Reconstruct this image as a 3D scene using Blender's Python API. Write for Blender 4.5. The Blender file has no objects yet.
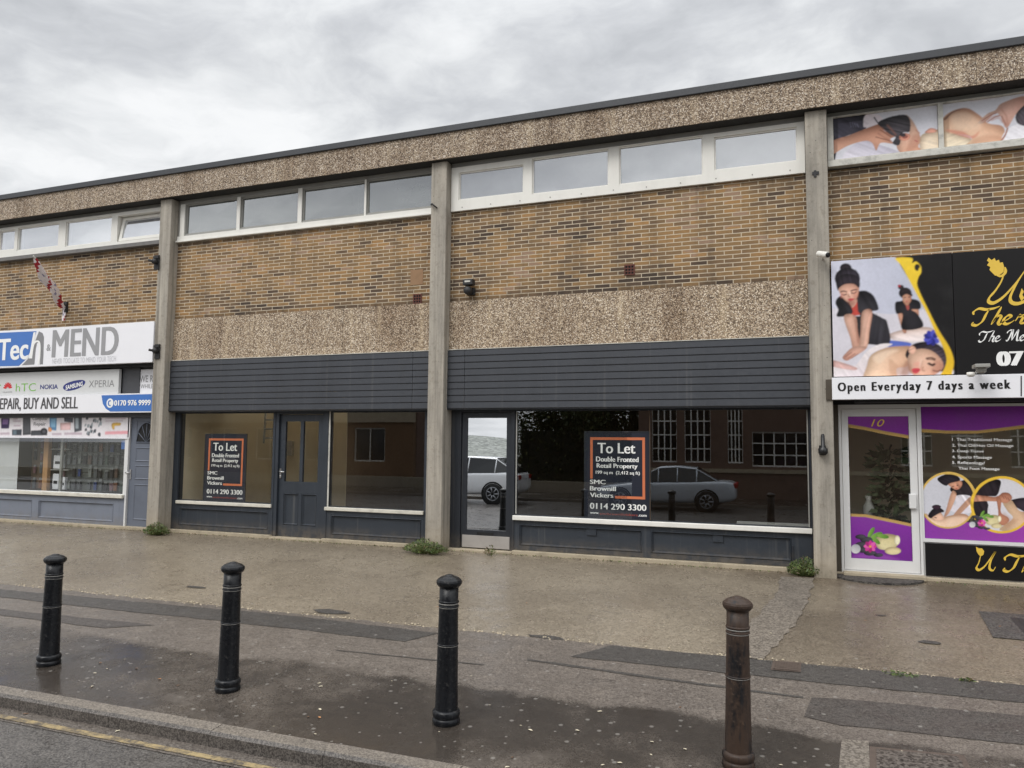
import bpy, math, random
import numpy as np
from mathutils import Vector, Matrix
random.seed(7); rng = np.random.default_rng(7)
scn = bpy.context.scene; COL = scn.collection
EYE = 1.575                      # height of the lens above the shop threshold
# ------------------------------------------------------------------ camera (calibrated from the facade's lines)
F_PX = 772.43
yaw, pitch, roll = math.radians(21.2214), math.radians(4.4649), math.radians(0.5294)
_d = Vector((-math.sin(yaw)*math.cos(pitch), math.cos(yaw)*math.cos(pitch), math.sin(pitch)))
_r = Vector((math.cos(yaw), math.sin(yaw), 0)); _u = _r.cross(_d)
CR = _r*math.cos(roll)+_u*math.sin(roll); CU = -_r*math.sin(roll)+_u*math.cos(roll); CD = _d
cam = bpy.data.cameras.new('camera'); cam.sensor_width = 36; cam.lens = F_PX*36/1024; cam.clip_end = 3000; cam.clip_start = .05
camo = bpy.data.objects.new('camera', cam); COL.objects.link(camo)
camo.matrix_world = Matrix(((CR.x, CU.x, -CD.x, 0), (CR.y, CU.y, -CD.y, 0), (CR.z, CU.z, -CD.z, EYE), (0, 0, 0, 1)))
scn.camera = camo

def at(px, py, y):               # photo point -> (x, z) on the vertical plane Y = y
    v = CD + CR*((px-512)/F_PX) + CU*((384-py)/F_PX)
    t = y/v.y
    return v.x*t, v.z*t+EYE
SL = .062                        # fall of the footway towards the kerb
def gz(y): return -SL*(10.5-y)
def gp(px, py):                  # photo point -> (x, y) on the footway
    v = CD + CR*((px-512)/F_PX) + CU*((384-py)/F_PX)
    t = (-EYE-SL*10.5)/(v.z-SL*v.y)
    return v.x*t, v.y*t

# ------------------------------------------------------------------ materials
def lin(c):
    return tuple((x/255/12.92 if x/255 <= .04045 else ((x/255+.055)/1.055)**2.4) for x in c[:3])
class NT:
    def __init__(s, name):
        s.m = bpy.data.materials.new(name); s.m.use_nodes = True; s.t = s.m.node_tree
        s.b = s.t.nodes['Principled BSDF']; s.out = s.t.nodes['Material Output']
    def n(s, typ, ins=None, **kw):
        nd = s.t.nodes.new(typ)
        for k, v in kw.items(): setattr(nd, k, v)
        for k, v in (ins or {}).items(): s.put(nd.inputs[k], v)
        return nd
    def put(s, sock, v):
        if isinstance(v, bpy.types.NodeSocket): s.t.links.new(v, sock)
        elif isinstance(v, bpy.types.Node): s.t.links.new(v.outputs[0], sock)
        else:
            if sock.type == 'RGBA' and len(v) == 3: v = (*v, 1)
            sock.default_value = v
    def pos(s): return s.n('ShaderNodeNewGeometry').outputs['Position']
    def obj(s): return s.n('ShaderNodeTexCoord').outputs['Object']
    def noise(s, vec, scale, detail=4, rough=.6, fac=True):
        nd = s.n('ShaderNodeTexNoise', {'Vector': vec, 'Scale': scale, 'Detail': detail, 'Roughness': rough})
        return nd.outputs['Fac' if fac else 'Color']
    def ramp(s, fac, stops, interp='LINEAR'):
        nd = s.n('ShaderNodeValToRGB'); cr = nd.color_ramp; cr.interpolation = interp
        while len(cr.elements) < len(stops): cr.elements.new(.5)
        for e, (p, c) in zip(cr.elements, stops):
            e.position = p; e.color = (*c, 1) if not isinstance(c, (int, float)) else (c, c, c, 1)
        s.put(nd.inputs[0], fac); return nd.outputs[0]
    def mix(s, fac, a, b, bt='MIX'):
        nd = s.n('ShaderNodeMix', data_type='RGBA', blend_type=bt)
        s.put(nd.inputs['Factor'], fac); s.put(nd.inputs[6], a); s.put(nd.inputs[7], b); return nd.outputs[2]
    def math(s, op, a, b=0, clamp=False):
        nd = s.n('ShaderNodeMath', operation=op); nd.use_clamp = clamp; s.put(nd.inputs[0], a); s.put(nd.inputs[1], b); return nd.outputs[0]
    def maprange(s, v, a, b, c=0, d=1, smooth=True):
        nd = s.n('ShaderNodeMapRange'); nd.interpolation_type = 'SMOOTHSTEP' if smooth else 'LINEAR'
        for i, x in enumerate((v, a, b, c, d)): s.put(nd.inputs[i], x)
        return nd.outputs[0]
    def scale(s, vec, sc):
        nd = s.n('ShaderNodeMapping'); s.put(nd.inputs[0], vec); nd.inputs['Scale'].default_value = sc; return nd.outputs[0]
    def bump(s, h, strength=.3, dist=.01):
        nd = s.n('ShaderNodeBump', {'Height': h, 'Strength': strength, 'Distance': dist}); s.put(s.b.inputs['Normal'], nd); return nd
    def base(s, c): s.put(s.b.inputs['Base Color'], c)
    def rough(s, r): s.put(s.b.inputs['Roughness'], r)
    def sep(s, vec): return s.n('ShaderNodeSeparateXYZ', {0: vec}).outputs

def painted(name, rgb, rough=.5, dirt=.25, scale=3, metallic=0, streak=False, bump=0, splash=0):
    k = NT(name); p = k.pos()
    a = k.noise(k.scale(p, (1, 1, .25 if streak else 1)), scale, 6, .65)
    b = k.noise(p, scale*14, 3, .6)
    c = lin(rgb)
    f = k.maprange(a, .42, .75, 0, dirt)
    col = k.mix(f, c, tuple(x*.55 for x in c))
    col = k.mix(k.maprange(b, .5, .8, 0, dirt*.6), col, tuple(min(1, x*1.12+.01) for x in c))
    if splash:      # road dirt thrown up from the pavement, and pale runs of dust
        z = k.sep(p)[2]; nn = k.noise(p, 9, 6, .7); rn = k.noise(k.scale(p, (14, 14, .3)), 1, 4, .6)
        col = k.mix(k.math('MULTIPLY', k.maprange(z, .30, .02, 0, splash), k.maprange(nn, .35, .65, .2, 1)), col, lin((112, 101, 86)))
        col = k.mix(k.maprange(rn, .56, .74, 0, splash*.45), col, lin((118, 116, 112)))
    k.base(col); k.rough(k.maprange(b, .3, .7, rough-.08, rough+.1)); k.b.inputs['Metallic'].default_value = metallic
    if bump: k.bump(b, bump, .004)
    return k.m
def flat(name, rgb, rough=.5, metallic=0):
    k = NT(name); c = lin(rgb); n = k.noise(k.pos(), 6, 3)
    k.base(k.mix(k.maprange(n, .35, .7, 0, .18), c, tuple(x*.75 for x in c))); k.rough(rough); k.b.inputs['Metallic'].default_value = metallic
    return k.m

def m_brick():
    k = NT('brick'); p = k.sep(k.pos())
    v = k.n('ShaderNodeCombineXYZ', {0: k.math('ADD', p[0], 40.07), 1: k.math('ADD', p[2], -3.733+.0567*100)}).outputs[0]
    wob = k.noise(k.pos(), 9, 2, .5, False)
    vv = k.n('ShaderNodeVectorMath', {0: v, 1: k.n('ShaderNodeVectorMath', {0: wob, 3: .006}, operation='SCALE')}, operation='ADD').outputs[0]
    bt = k.n('ShaderNodeTexBrick', {'Vector': vv, 'Color1': (0, 0, 0), 'Color2': (1, 1, 1), 'Mortar': (.5, .5, .5), 'Scale': 1, 'Mortar Size': .0060,
             'Mortar Smooth': .15, 'Bias': 0, 'Brick Width': .223, 'Row Height': .0567}); bt.offset = .5
    rnd = bt.outputs[0]
    big = k.noise(k.scale(k.pos(), (1, 1, 2.2)), .8, 3, .6)
    r2 = k.math('ADD', k.math('MULTIPLY', rnd, .74), k.math('ADD', k.math('MULTIPLY', k.math('SUBTRACT', big, .46), 1.7), .13), True)
    col = k.ramp(r2, [(0, lin((68, 56, 47))), (.16, lin((90, 73, 58))), (.36, lin((118, 95, 70))), (.58, lin((136, 109, 75))), (.80, lin((150, 118, 78))), (.95, lin((164, 126, 80))), (1, lin((154, 127, 104)))])
    fine = k.noise(k.scale(k.pos(), (1, 1, 3)), 45, 4, .7)
    col = k.mix(k.maprange(fine, .35, .75, .0, .55), col, k.mix(.5, col, lin((70, 52, 38))))
    mort = k.mix(k.noise(k.pos(), 7, 4), lin((178, 163, 140)), lin((212, 198, 174)))
    col = k.mix(bt.outputs['Fac'], col, mort)
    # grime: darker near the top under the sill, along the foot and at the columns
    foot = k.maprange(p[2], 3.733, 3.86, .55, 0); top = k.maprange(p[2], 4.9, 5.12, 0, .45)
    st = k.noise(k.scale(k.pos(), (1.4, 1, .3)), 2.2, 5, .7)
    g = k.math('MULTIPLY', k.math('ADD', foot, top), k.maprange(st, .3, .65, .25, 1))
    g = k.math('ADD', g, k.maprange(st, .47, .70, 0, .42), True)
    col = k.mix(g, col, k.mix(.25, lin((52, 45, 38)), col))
    k.base(col); k.rough(.88)
    h = k.math('ADD', k.math('MULTIPLY', bt.outputs['Fac'], -.8), k.math('MULTIPLY', fine, .35))
    k.bump(h, .7, .006); return k.m
def m_pebble(tone=(1, 1, 1), sc=72):
    k = NT('pebbledash'); p = k.pos()
    v = k.n('ShaderNodeTexVoronoi', {'Vector': p, 'Scale': sc, 'Randomness': 1})
    r = k.sep(v.outputs['Color'])
    col = k.ramp(r[0], [(0, lin((52, 44, 40))), (.14, lin((104, 88, 74))), (.30, lin((148, 132, 112))), (.55, lin((180, 163, 140))), (.78, lin((212, 198, 176))), (.95, lin((238, 230, 216)))])
    gap = k.maprange(v.outputs['Distance'], .3, .7, 0, 1)
    col = k.mix(k.math('MULTIPLY', gap, .7), col, lin((104, 92, 80)))
    st = k.noise(k.scale(p, (1.5, 1, .5)), 1.3, 5, .65)
    col = k.mix(k.maprange(st, .45, .75, 0, .45), col, k.mix(1, col, lin((150, 120, 90)), 'MULTIPLY'))
    run = k.noise(k.scale(p, (5, 1, .35)), 1.6, 5, .65)
    col = k.mix(k.maprange(run, .5, .72, 0, .42), col, k.mix(1, col, (.52, .48, .44), 'MULTIPLY')); col = k.mix(k.maprange(run, .46, .32, 0, .22), col, lin((206, 190, 160)))
    col = k.mix(1, col, tone, 'MULTIPLY')
    k.base(col); k.rough(.9)
    k.bump(k.math('MULTIPLY', v.outputs['Distance'], -1), .5, .006); return k.m
def m_concrete():
    k = NT('concrete'); p = k.pos(); z = k.sep(p)[2]
    a = k.noise(k.scale(p, (2.2, 2.2, .35)), 2.4, 6, .7); b = k.noise(p, 14, 5, .7); c = k.noise(p, 120, 2)
    col = k.ramp(a, [(.25, lin((116, 111, 102))), (.45, lin((150, 144, 134))), (.62, lin((168, 161, 149))), (.8, lin((188, 180, 166)))])
    col = k.mix(k.maprange(b, .5, .75, 0, .5), col, lin((112, 104, 92)))
    col = k.mix(k.maprange(c, .55, .75, 0, .35), col, lin((96, 90, 82)))
    run = k.noise(k.scale(p, (16, 16, .22)), 1.0, 4, .65)
    col = k.mix(k.maprange(run, .50, .72, 0, .55), col, lin((84, 78, 70))); col = k.mix(k.maprange(run, .46, .30, 0, .30), col, lin((196, 188, 174)))
    pits = k.n('ShaderNodeTexVoronoi', {'Vector': p, 'Scale': 7}).outputs['Distance']
    col = k.mix(k.maprange(pits, .03, .06, .75, 0), col, lin((50, 46, 42)))
    col = k.mix(k.maprange(z, .55, 0, 0, .35), col, lin((176, 158, 130)))
    col = k.mix(k.math('MULTIPLY', k.maprange(z, .22, 0, 0, .7), b), col, lin((70, 68, 52)))
    k.base(col); k.rough(.85); k.bump(k.math('ADD', b, k.math('MULTIPLY', c, .4)), .35, .008); return k.m
def m_glass(name, refl=.1, tint=(1, 1, 1), f90=.9, rough=0, wav=0, body=None, bodyfac=0):
    k = NT(name); k.t.nodes.remove(k.b)
    lw = k.n('ShaderNodeLayerWeight', {'Blend': .5}).outputs['Facing']
    fac = k.maprange(k.math('POWER', lw, 3.5), 0, 1, refl, f90, False)
    g = k.n('ShaderNodeBsdfGlossy', {'Color': (.95, .97, 1), 'Roughness': rough})
    if wav:
        nz = k.noise(k.pos(), 1.6, 1, .3)
        k.put(g.inputs['Normal'], k.n('ShaderNodeBump', {'Height': nz, 'Strength': wav, 'Distance': .02}))
    t = k.n('ShaderNodeBsdfTransparent', {'Color': tint})
    if body is not None:
        dn = k.noise(k.pos(), 3, 4); df = k.n('ShaderNodeBsdfDiffuse', {'Color': k.mix(k.maprange(dn, .3, .7, 0, .3), body, tuple(x*.6 for x in body))})
        inner = k.n('ShaderNodeMixShader', {0: bodyfac, 1: t.outputs[0], 2: df.outputs[0]})
    else: inner = t
    mx = k.n('ShaderNodeMixShader', {0: fac, 1: inner.outputs[0], 2: g.outputs[0]})
    k.put(k.out.inputs[0], mx); return k.m
def m_ground(name, c1, c2, c3, rough=(.35, .7), wet=None, gum=0, agg=160, bump=.25, slab_x=None):
    k = NT(name); p = k.pos(); xyz = k.sep(p)
    a = k.noise(p, .7, 6, .65); b = k.noise(p, 5, 5, .7)
    v = k.n('ShaderNodeTexVoronoi', {'Vector': p, 'Scale': agg}); vr = k.sep(v.outputs['Color'])[0]
    col = k.mix(k.maprange(a, .3, .7), c1, c2)
    col = k.mix(k.maprange(b, .48, .75, 0, .25 if slab_x else .6), col, c3)
    col = k.mix(k.maprange(vr, .05, .97, 0, 1), k.mix(.5, col, (.004, .004, .004)), k.mix(.14, col, (.5, .47, .42)))
    cv = k.noise(p, 2.2, 3, .5); ck = k.math('ABSOLUTE', k.math('SUBTRACT', k.noise(k.scale(p, (1, 1.6, 1)), 1.1, 7, .62), .5)); col = k.mix(k.math('MULTIPLY', k.maprange(ck, .0, .006, .6, 0), k.maprange(cv, .52, .62)), col, (.012, .011, .010))
    rg = k.maprange(b, .3, .7, rough[0], rough[1])
    if wet:      # (y0, y1): wetter and darker towards the kerb, broken up by noise
        ed = k.math('ADD', xyz[1], k.math('MULTIPLY', k.math('SUBTRACT', k.noise(p, 1.3, 6, .62), .5), .8))
        w = k.maprange(ed, wet[0], wet[1], 1, 0)
        w = k.math('MULTIPLY', w, k.maprange(a, .35, .55, .45, 1))
        col = k.mix(k.math('MULTIPLY', w, .86), col, tuple(x*.20 for x in c1))
        rg = k.math('SUBTRACT', rg, k.math('MULTIPLY', w, .20), True)
    if slab_x:    # a newer, darker slab further along, and damp ground close under the shopfronts
        dk = k.math('ADD', k.maprange(xyz[0], slab_x[0], slab_x[1], 0, .62), k.math('MULTIPLY', k.maprange(k.noise(p, .45, 5, .6), .42, .62, 0, 1), .42), True)
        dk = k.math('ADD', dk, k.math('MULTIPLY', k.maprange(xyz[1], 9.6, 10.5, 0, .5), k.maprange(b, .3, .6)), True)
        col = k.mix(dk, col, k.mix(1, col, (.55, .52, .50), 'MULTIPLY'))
    if gum:
        gv = k.n('ShaderNodeTexVoronoi', {'Vector': p, 'Scale': 5.2}, voronoi_dimensions='2D'); gd = gv.outputs['Distance']; gc = k.sep(gv.outputs['Color'])[1]
        m = k.math('MULTIPLY', k.maprange(gd, .05, .1, 1, 0), k.math('GREATER_THAN', gc, 1-gum))
        gv2 = k.n('ShaderNodeTexVoronoi', {'Vector': p, 'Scale': 11}, voronoi_dimensions='2D'); m2 = k.math('MULTIPLY', k.maprange(gv2.outputs['Distance'], .06, .13, 1, 0), k.math('GREATER_THAN', k.sep(gv2.outputs['Color'])[1], 1-gum*.6))
        col = k.mix(k.math('MULTIPLY', k.math('MAXIMUM', m, m2), .5), col, (.30, .285, .26))
    k.base(col); k.rough(rg)
    k.bump(k.math('ADD', k.math('MULTIPLY', vr, .5), k.math('MULTIPLY', b, .15 if slab_x else .5)), bump, .004); return k.m

M = {}
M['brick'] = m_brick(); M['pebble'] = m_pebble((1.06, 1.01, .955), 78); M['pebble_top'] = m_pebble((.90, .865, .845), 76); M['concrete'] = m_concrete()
M['cap'] = painted('roof metal', (56, 58, 62), .5, .3)
M['slate'] = painted('slate paint', (47, 53, 61), .42, .4, 2.5, bump=.05, splash=.55)
M['slate_dark'] = painted('dark slate paint', (34, 38, 45), .45, .3, splash=.5)
M['clad'] = painted('cladding', (58, 61, 67), .42, .4, 1.6, streak=True, splash=.4)
M['white'] = painted('white frame', (226, 224, 217), .4, .2, 4, streak=True)
M['sill'] = painted('white sill', (206, 202, 190), .55, .6, 6)
M['oldwhite'] = painted('weathered white', (196, 194, 186), .7, .95, 9)
M['greyframe'] = painted('grey head', (150, 149, 144), .6, .45, 3)
M['leadsill'] = painted('grey sill', (112, 110, 108), .7, .6, 7)
M['soffit'] = painted('soffit', (44, 43, 42), .8, .4)
M['dark'] = painted('dark void', (22, 22, 24), .8, .2)
M['bluegrey'] = painted('blue grey paint', (116, 122, 134), .5, .35, 3, splash=.5)
M['bluegreyd'] = painted('blue grey moulding', (100, 107, 121), .5, .3, 3); M['greydoor'] = painted('grey door', (98, 104, 116), .5, .3, 3)
M['greybox'] = painted('grey panel', (66, 67, 71), .5, .2)
M['plinth'] = painted('plinth concrete', (168, 156, 134), .85, .7, 5)
M['alu'] = painted('white door frame', (214, 214, 213), .35, .15)
M['steel'] = painted('kick plate', (168, 163, 158), .45, .4, metallic=.2)
M['chrome'] = flat('chrome', (200, 200, 200), .25, .9)
M['black'] = flat('black plastic', (20, 20, 22), .4)
M['cast'] = painted('fixture iron', (34, 33, 34), .55, .4, 20)
M['cream'] = painted('cream interior wall', (232, 218, 188), .8, .25, 1.5)
M['brownwall'] = painted('dim interior wall', (78, 70, 60), .8, .5, 1.2)
M['brownwall2'] = painted('brown interior wall', (96, 78, 58), .8, .6, 1.4)
M['ceil'] = painted('ceiling board', (168, 166, 160), .8, .2)
M['carpet'] = painted('shop floor', (78, 70, 62), .8, .4)
M['glass'] = m_glass('shop glass', .16, (.93, .95, .94), .8)
M['glass_bright'] = m_glass('tinted shop glass', .085, (.96, .97, .95), .6)
M['glass_door'] = m_glass('mirror film door glass', .62, (.45, .48, .47), .95, .0)
M['pane_a'] = m_glass('upper pane bright', .5, (.6, .6, .62), .9, 0, .05, (.62, .63, .66), .62)
M['pane_b'] = m_glass('upper pane green', .26, (.6, .62, .6), .8, 0, .05, (.15, .16, .15), .9)
M['pane_c'] = m_glass('upper pane grey', .34, (.6, .62, .62), .85, 0, .05, (.24, .25, .26), .9)
M['yellow'] = None
def m_line():
    k = NT('worn yellow paint'); p = k.pos(); n = k.noise(p, 9, 6, .75); n2 = k.noise(p, 60, 3)
    f = k.maprange(k.math('ADD', n, k.math('MULTIPLY', n2, .3)), .5, .8, .9, .0)
    k.base(k.mix(f, lin((78, 72, 66)), lin((168, 148, 106)))); k.rough(.5); return k.m
M['yellow'] = m_line()
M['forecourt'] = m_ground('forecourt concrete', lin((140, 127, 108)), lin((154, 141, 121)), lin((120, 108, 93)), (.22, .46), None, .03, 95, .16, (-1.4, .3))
M['footway'] = m_ground('footway asphalt', lin((110, 100, 91)), lin((97, 88, 81)), lin((123, 112, 101)), (.28, .5), (5.54, 5.68), .26, 130, .3)
M['trench'] = m_ground('trench tarmac', lin((52, 48, 46)), lin((59, 55, 52)), lin((46, 43, 41)), (.35, .6), None, .07, 170, .25)
M['trenchb'] = m_ground('trench tarmac brown', lin((58, 51, 48)), lin((65, 57, 53)), lin((52, 46, 43)), (.35, .6), None, .06, 170, .25)
M['road'] = m_ground('road asphalt', lin((80, 76, 73)), lin((68, 65, 63)), lin((94, 88, 84)), (.22, .5), None, .03, 110, .45)
M['gutter'] = m_ground('gutter band', lin((98, 89, 81)), lin((88, 80, 74)), lin((110, 100, 91)), (.25, .5), None, .05, 120, .3)
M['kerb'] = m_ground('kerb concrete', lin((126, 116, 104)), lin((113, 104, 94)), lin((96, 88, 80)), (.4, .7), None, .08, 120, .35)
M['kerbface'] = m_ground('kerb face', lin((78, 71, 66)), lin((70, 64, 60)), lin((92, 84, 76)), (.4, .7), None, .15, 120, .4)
M['earth'] = m_ground('open ground', lin((100, 96, 86)), lin((86, 88, 74)), lin((110, 104, 94)), (.7, .9), None, 0, 20, .2)

def m_vcol(name='printed panel', rough=.4):
    k = NT(name); a = k.n('ShaderNodeVertexColor'); a.layer_name = 'Col'
    n = k.noise(k.pos(), 2.5, 4); k.base(k.mix(k.maprange(n, .4, .75, 0, .12), a.outputs[0], (.1, .1, .1))); k.rough(rough); k.b.inputs['Specular IOR Level'].default_value = .2; return k.m
M['print'] = m_vcol()

# ------------------------------------------------------------------ mesh helpers
class MB:
    def __init__(s): s.v = []; s.f = []; s.mi = []; s.cur = 0; s.smooth = []
    def mat(s, i): s.cur = i; return s
    def face(s, pts, sm=False):
        b = len(s.v); s.v += [tuple(p) for p in pts]; s.f.append(tuple(range(b, b+len(pts)))); s.mi.append(s.cur); s.smooth.append(sm)
    def addm(s, vs, fs, sm=False):
        b = len(s.v); s.v += [tuple(p) for p in vs]
        for f in fs: s.f.append(tuple(b+i for i in f)); s.mi.append(s.cur); s.smooth.append(sm)
    def box(s, x0, x1, y0, y1, z0, z1):
        vs = [(x, y, z) for z in (z0, z1) for y in (y0, y1) for x in (x0, x1)]
        s.addm(vs, [(0, 2, 3, 1), (4, 5, 7, 6), (0, 1, 5, 4), (2, 6, 7, 3), (0, 4, 6, 2), (1, 3, 7, 5)]); return s
    def slab(s, x0, x1, z0, z1, holes, y0, y1, back=False):
        """panel facing -y at y0, y1 behind, with rectangular openings (a, b, c, d) = x0, x1, z0, z1"""
        xs = sorted({x0, x1, *[h[0] for h in holes], *[h[1] for h in holes]}); zs = sorted({z0, z1, *[h[2] for h in holes], *[h[3] for h in holes]})
        xs = [x for x in xs if x0 <= x <= x1]; zs = [z for z in zs if z0 <= z <= z1]
        nx, nz = len(xs)-1, len(zs)-1
        sol = [[not any(h[0]-1e-6 <= (xs[i]+xs[i+1])/2 <= h[1]+1e-6 and h[2] <= (zs[j]+zs[j+1])/2 <= h[3] for h in holes) for j in range(nz)] for i in range(nx)]
        S = lambda i, j: 0 <= i < nx and 0 <= j < nz and sol[i][j]
        for i in range(nx):
            for j in range(nz):
                if not sol[i][j]: continue
                a, b, c, d = xs[i], xs[i+1], zs[j], zs[j+1]
                s.face([(a, y0, c), (b, y0, c), (b, y0, d), (a, y0, d)])
                if back: s.face([(b, y1, c), (a, y1, c), (a, y1, d), (b, y1, d)])
                if not S(i-1, j): s.face([(a, y0, c), (a, y0, d), (a, y1, d), (a, y1, c)])
                if not S(i+1, j): s.face([(b, y0, d), (b, y0, c), (b, y1, c), (b, y1, d)])
                if not S(i, j-1): s.face([(b, y0, c), (a, y0, c), (a, y1, c), (b, y1, c)])
                if not S(i, j+1): s.face([(a, y0, d), (b, y0, d), (b, y1, d), (a, y1, d)])
        return s
    def tube(s, pts, r, n=8, cap=True):
        pts = [Vector(p) for p in pts]; rs = r if isinstance(r, (list, tuple)) else [r]*len(pts); rings = []
        for i, p in enumerate(pts):
            t = (pts[min(i+1, len(pts)-1)]-pts[max(i-1, 0)]).normalized()
            a = t.orthogonal().normalized() if i == 0 else (a-t*a.dot(t)).normalized()
            b = t.cross(a); rings.append([p+(a*math.cos(2*math.pi*j/n)+b*math.sin(2*math.pi*j/n))*rs[i] for j in range(n)])
        vs = [q for R in rings for q in R]
        fs = [(i*n+j, i*n+(j+1) % n, (i+1)*n+(j+1) % n, (i+1)*n+j) for i in range(len(pts)-1) for j in range(n)]
        if cap: fs += [tuple(range(n))[::-1], tuple((len(pts)-1)*n+j for j in range(n))]
        s.addm(vs, fs, True); return s
    def lathe(s, prof, n=32, c=(0, 0, 0), axis='z', sm=True):
        vs = []
        for r, h in prof:
            for j in range(n):
                a = 2*math.pi*j/n
                p = (r*math.cos(a), r*math.sin(a), h) if axis == 'z' else ((r*math.cos(a), h, r*math.sin(a)) if axis == 'y' else (h, r*math.cos(a), r*math.sin(a)))
                vs.append((c[0]+p[0], c[1]+p[1], c[2]+p[2]))
        m = len(prof)
        fs = [(i*n+j, i*n+(j+1) % n, (i+1)*n+(j+1) % n, (i+1)*n+j) for i in range(m-1) for j in range(n)]
        fs += [tuple(range(n))[::-1], tuple((m-1)*n+j for j in range(n))]
        if axis == 'y': fs = [f[::-1] for f in fs]
        s.addm(vs, fs, sm); return s
    def build(s, name, mats, parent=None, bevel=0, off=None):
        me = bpy.data.meshes.new(name); o3 = Vector((0, 0, 0))
        q = parent
        while q is not None: o3 += q.location; q = q.parent
        if off is not None: o3 = Vector(off)
        me.from_pydata([tuple(Vector(p)-o3) for p in s.v], [], s.f)
        if not isinstance(mats, (list, tuple)): mats = [mats]
        for m in mats: me.materials.append(m)
        me.polygons.foreach_set('material_index', s.mi); me.polygons.foreach_set('use_smooth', s.smooth); me.update()
        o = bpy.data.objects.new(name, me); COL.objects.link(o)
        if parent is not None: o.parent = parent
        elif off is not None: o.location = off
        if bevel:
            b = o.modifiers.new('bevel', 'BEVEL'); b.width = bevel; b.segments = 2; b.limit_method = 'ANGLE'; b.angle_limit = .9
        return o
def tag(o, label=None, cat=None, group=None, kind=None):
    if label: o['label'] = label
    if cat: o['category'] = cat
    if group: o['group'] = group
    if kind: o['kind'] = kind
    return o
def thing(name, label, cat, loc=(0, 0, 0), group=None):
    o = bpy.data.objects.new(name, None); o.empty_display_size = .2; COL.objects.link(o); o.location = loc
    return tag(o, label, cat, group)
def copy_tree(o, parent=None):
    c = o.copy(); COL.objects.link(c)
    if parent is not None: c.parent = parent
    for ch in list(o.children): copy_tree(ch, c)
    return c
def B(name, m, parent, *boxes, bevel=0):
    k = MB()
    for b in boxes: k.box(*b)
    return k.build(name, m, parent, bevel)

def Bs(name, m, parent, *boxes, bevel=0):      # the same, one object per box
    for b in boxes: B(name, m, parent, b, bevel=bevel)

# ---- lettering
def text_verts(body, x0, x1, z0, z1, y, bold=0.0, shear=0.0, space=1.0, keep=False):
    cu = bpy.data.curves.new('t', 'FONT'); cu.body = body; cu.size = 1; cu.offset = bold; cu.shear = shear; cu.space_character = space; cu.resolution_u = 4
    ob = bpy.data.objects.new('t', cu); COL.objects.link(ob)
    dg = bpy.context.evaluated_depsgraph_get(); dg.update()
    me = bpy.data.meshes.new_from_object(ob.evaluated_get(dg)); bpy.data.objects.remove(ob); bpy.data.curves.remove(cu)
    vs = [v.co.copy() for v in me.vertices]; fs = [tuple(p.vertices) for p in me.polygons]; bpy.data.meshes.remove(me)
    xa, xb = min(v.x for v in vs), max(v.x for v in vs); za, zb = min(v.y for v in vs), max(v.y for v in vs)
    sx = (x1-x0)/(xb-xa); sz = (z1-z0)/(zb-za)
    return [(x0+(v.x-xa)*sx, y, z0+(v.y-za)*sz) for v in vs], fs
def write(k, body, x0, x1, z0, z1, y, **kw):
    vs, fs = text_verts(body, x0, x1, z0, z1, y, **kw)
    out = []
    for f in fs:      # make every face look towards the street (-y)
        a, b, c = (Vector(vs[i]) for i in f[:3]); n = (b-a).cross(c-a)
        out.append(f[::-1] if n.y > 0 else f)
    k.addm(vs, out)
def spline(pts, closed=True, n=6):
    P = [np.array(p, float) for p in pts]; out = []; m = len(P)
    for i in range(m if closed else m-1):
        if closed: a, b, c, d = P[i-1], P[i], P[(i+1) % m], P[(i+2) % m]
        else: a, b, c, d = P[max(i-1, 0)], P[i], P[i+1], P[min(i+2, m-1)]
        for t in np.linspace(0, 1, n, endpoint=False):
            out.append(.5*((2*b)+(-a+c)*t+(2*a-5*b+4*c-d)*t*t+(-a+3*b-3*c+d)*t**3))
    if not closed: out.append(P[-1])
    return out
def stroke(k, pts, y, w, nib=math.radians(45), thin=.28, n=7, taper=True):
    """calligraphic ribbon in the XZ plane"""
    P = spline(pts, False, n); L = []; R = []
    for i, p in enumerate(P):
        t = P[min(i+1, len(P)-1)]-P[max(i-1, 0)]; l = np.hypot(*t) or 1; t = t/l
        ang = math.atan2(t[1], t[0]); ww = w*(thin+(1-thin)*abs(math.sin(ang-nib)))
        if taper: ww *= min(1, .35+3*min(i, len(P)-1-i)/len(P))
        nrm = np.array([-t[1], t[0]])*ww/2; L.append(p+nrm); R.append(p-nrm)
    vs = [(a[0], y, a[1]) for a in L]+[(a[0], y, a[1]) for a in R]; m = len(L)
    k.addm(vs, [(i, m+i, m+i+1, i+1) for i in range(m-1)])

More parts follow.
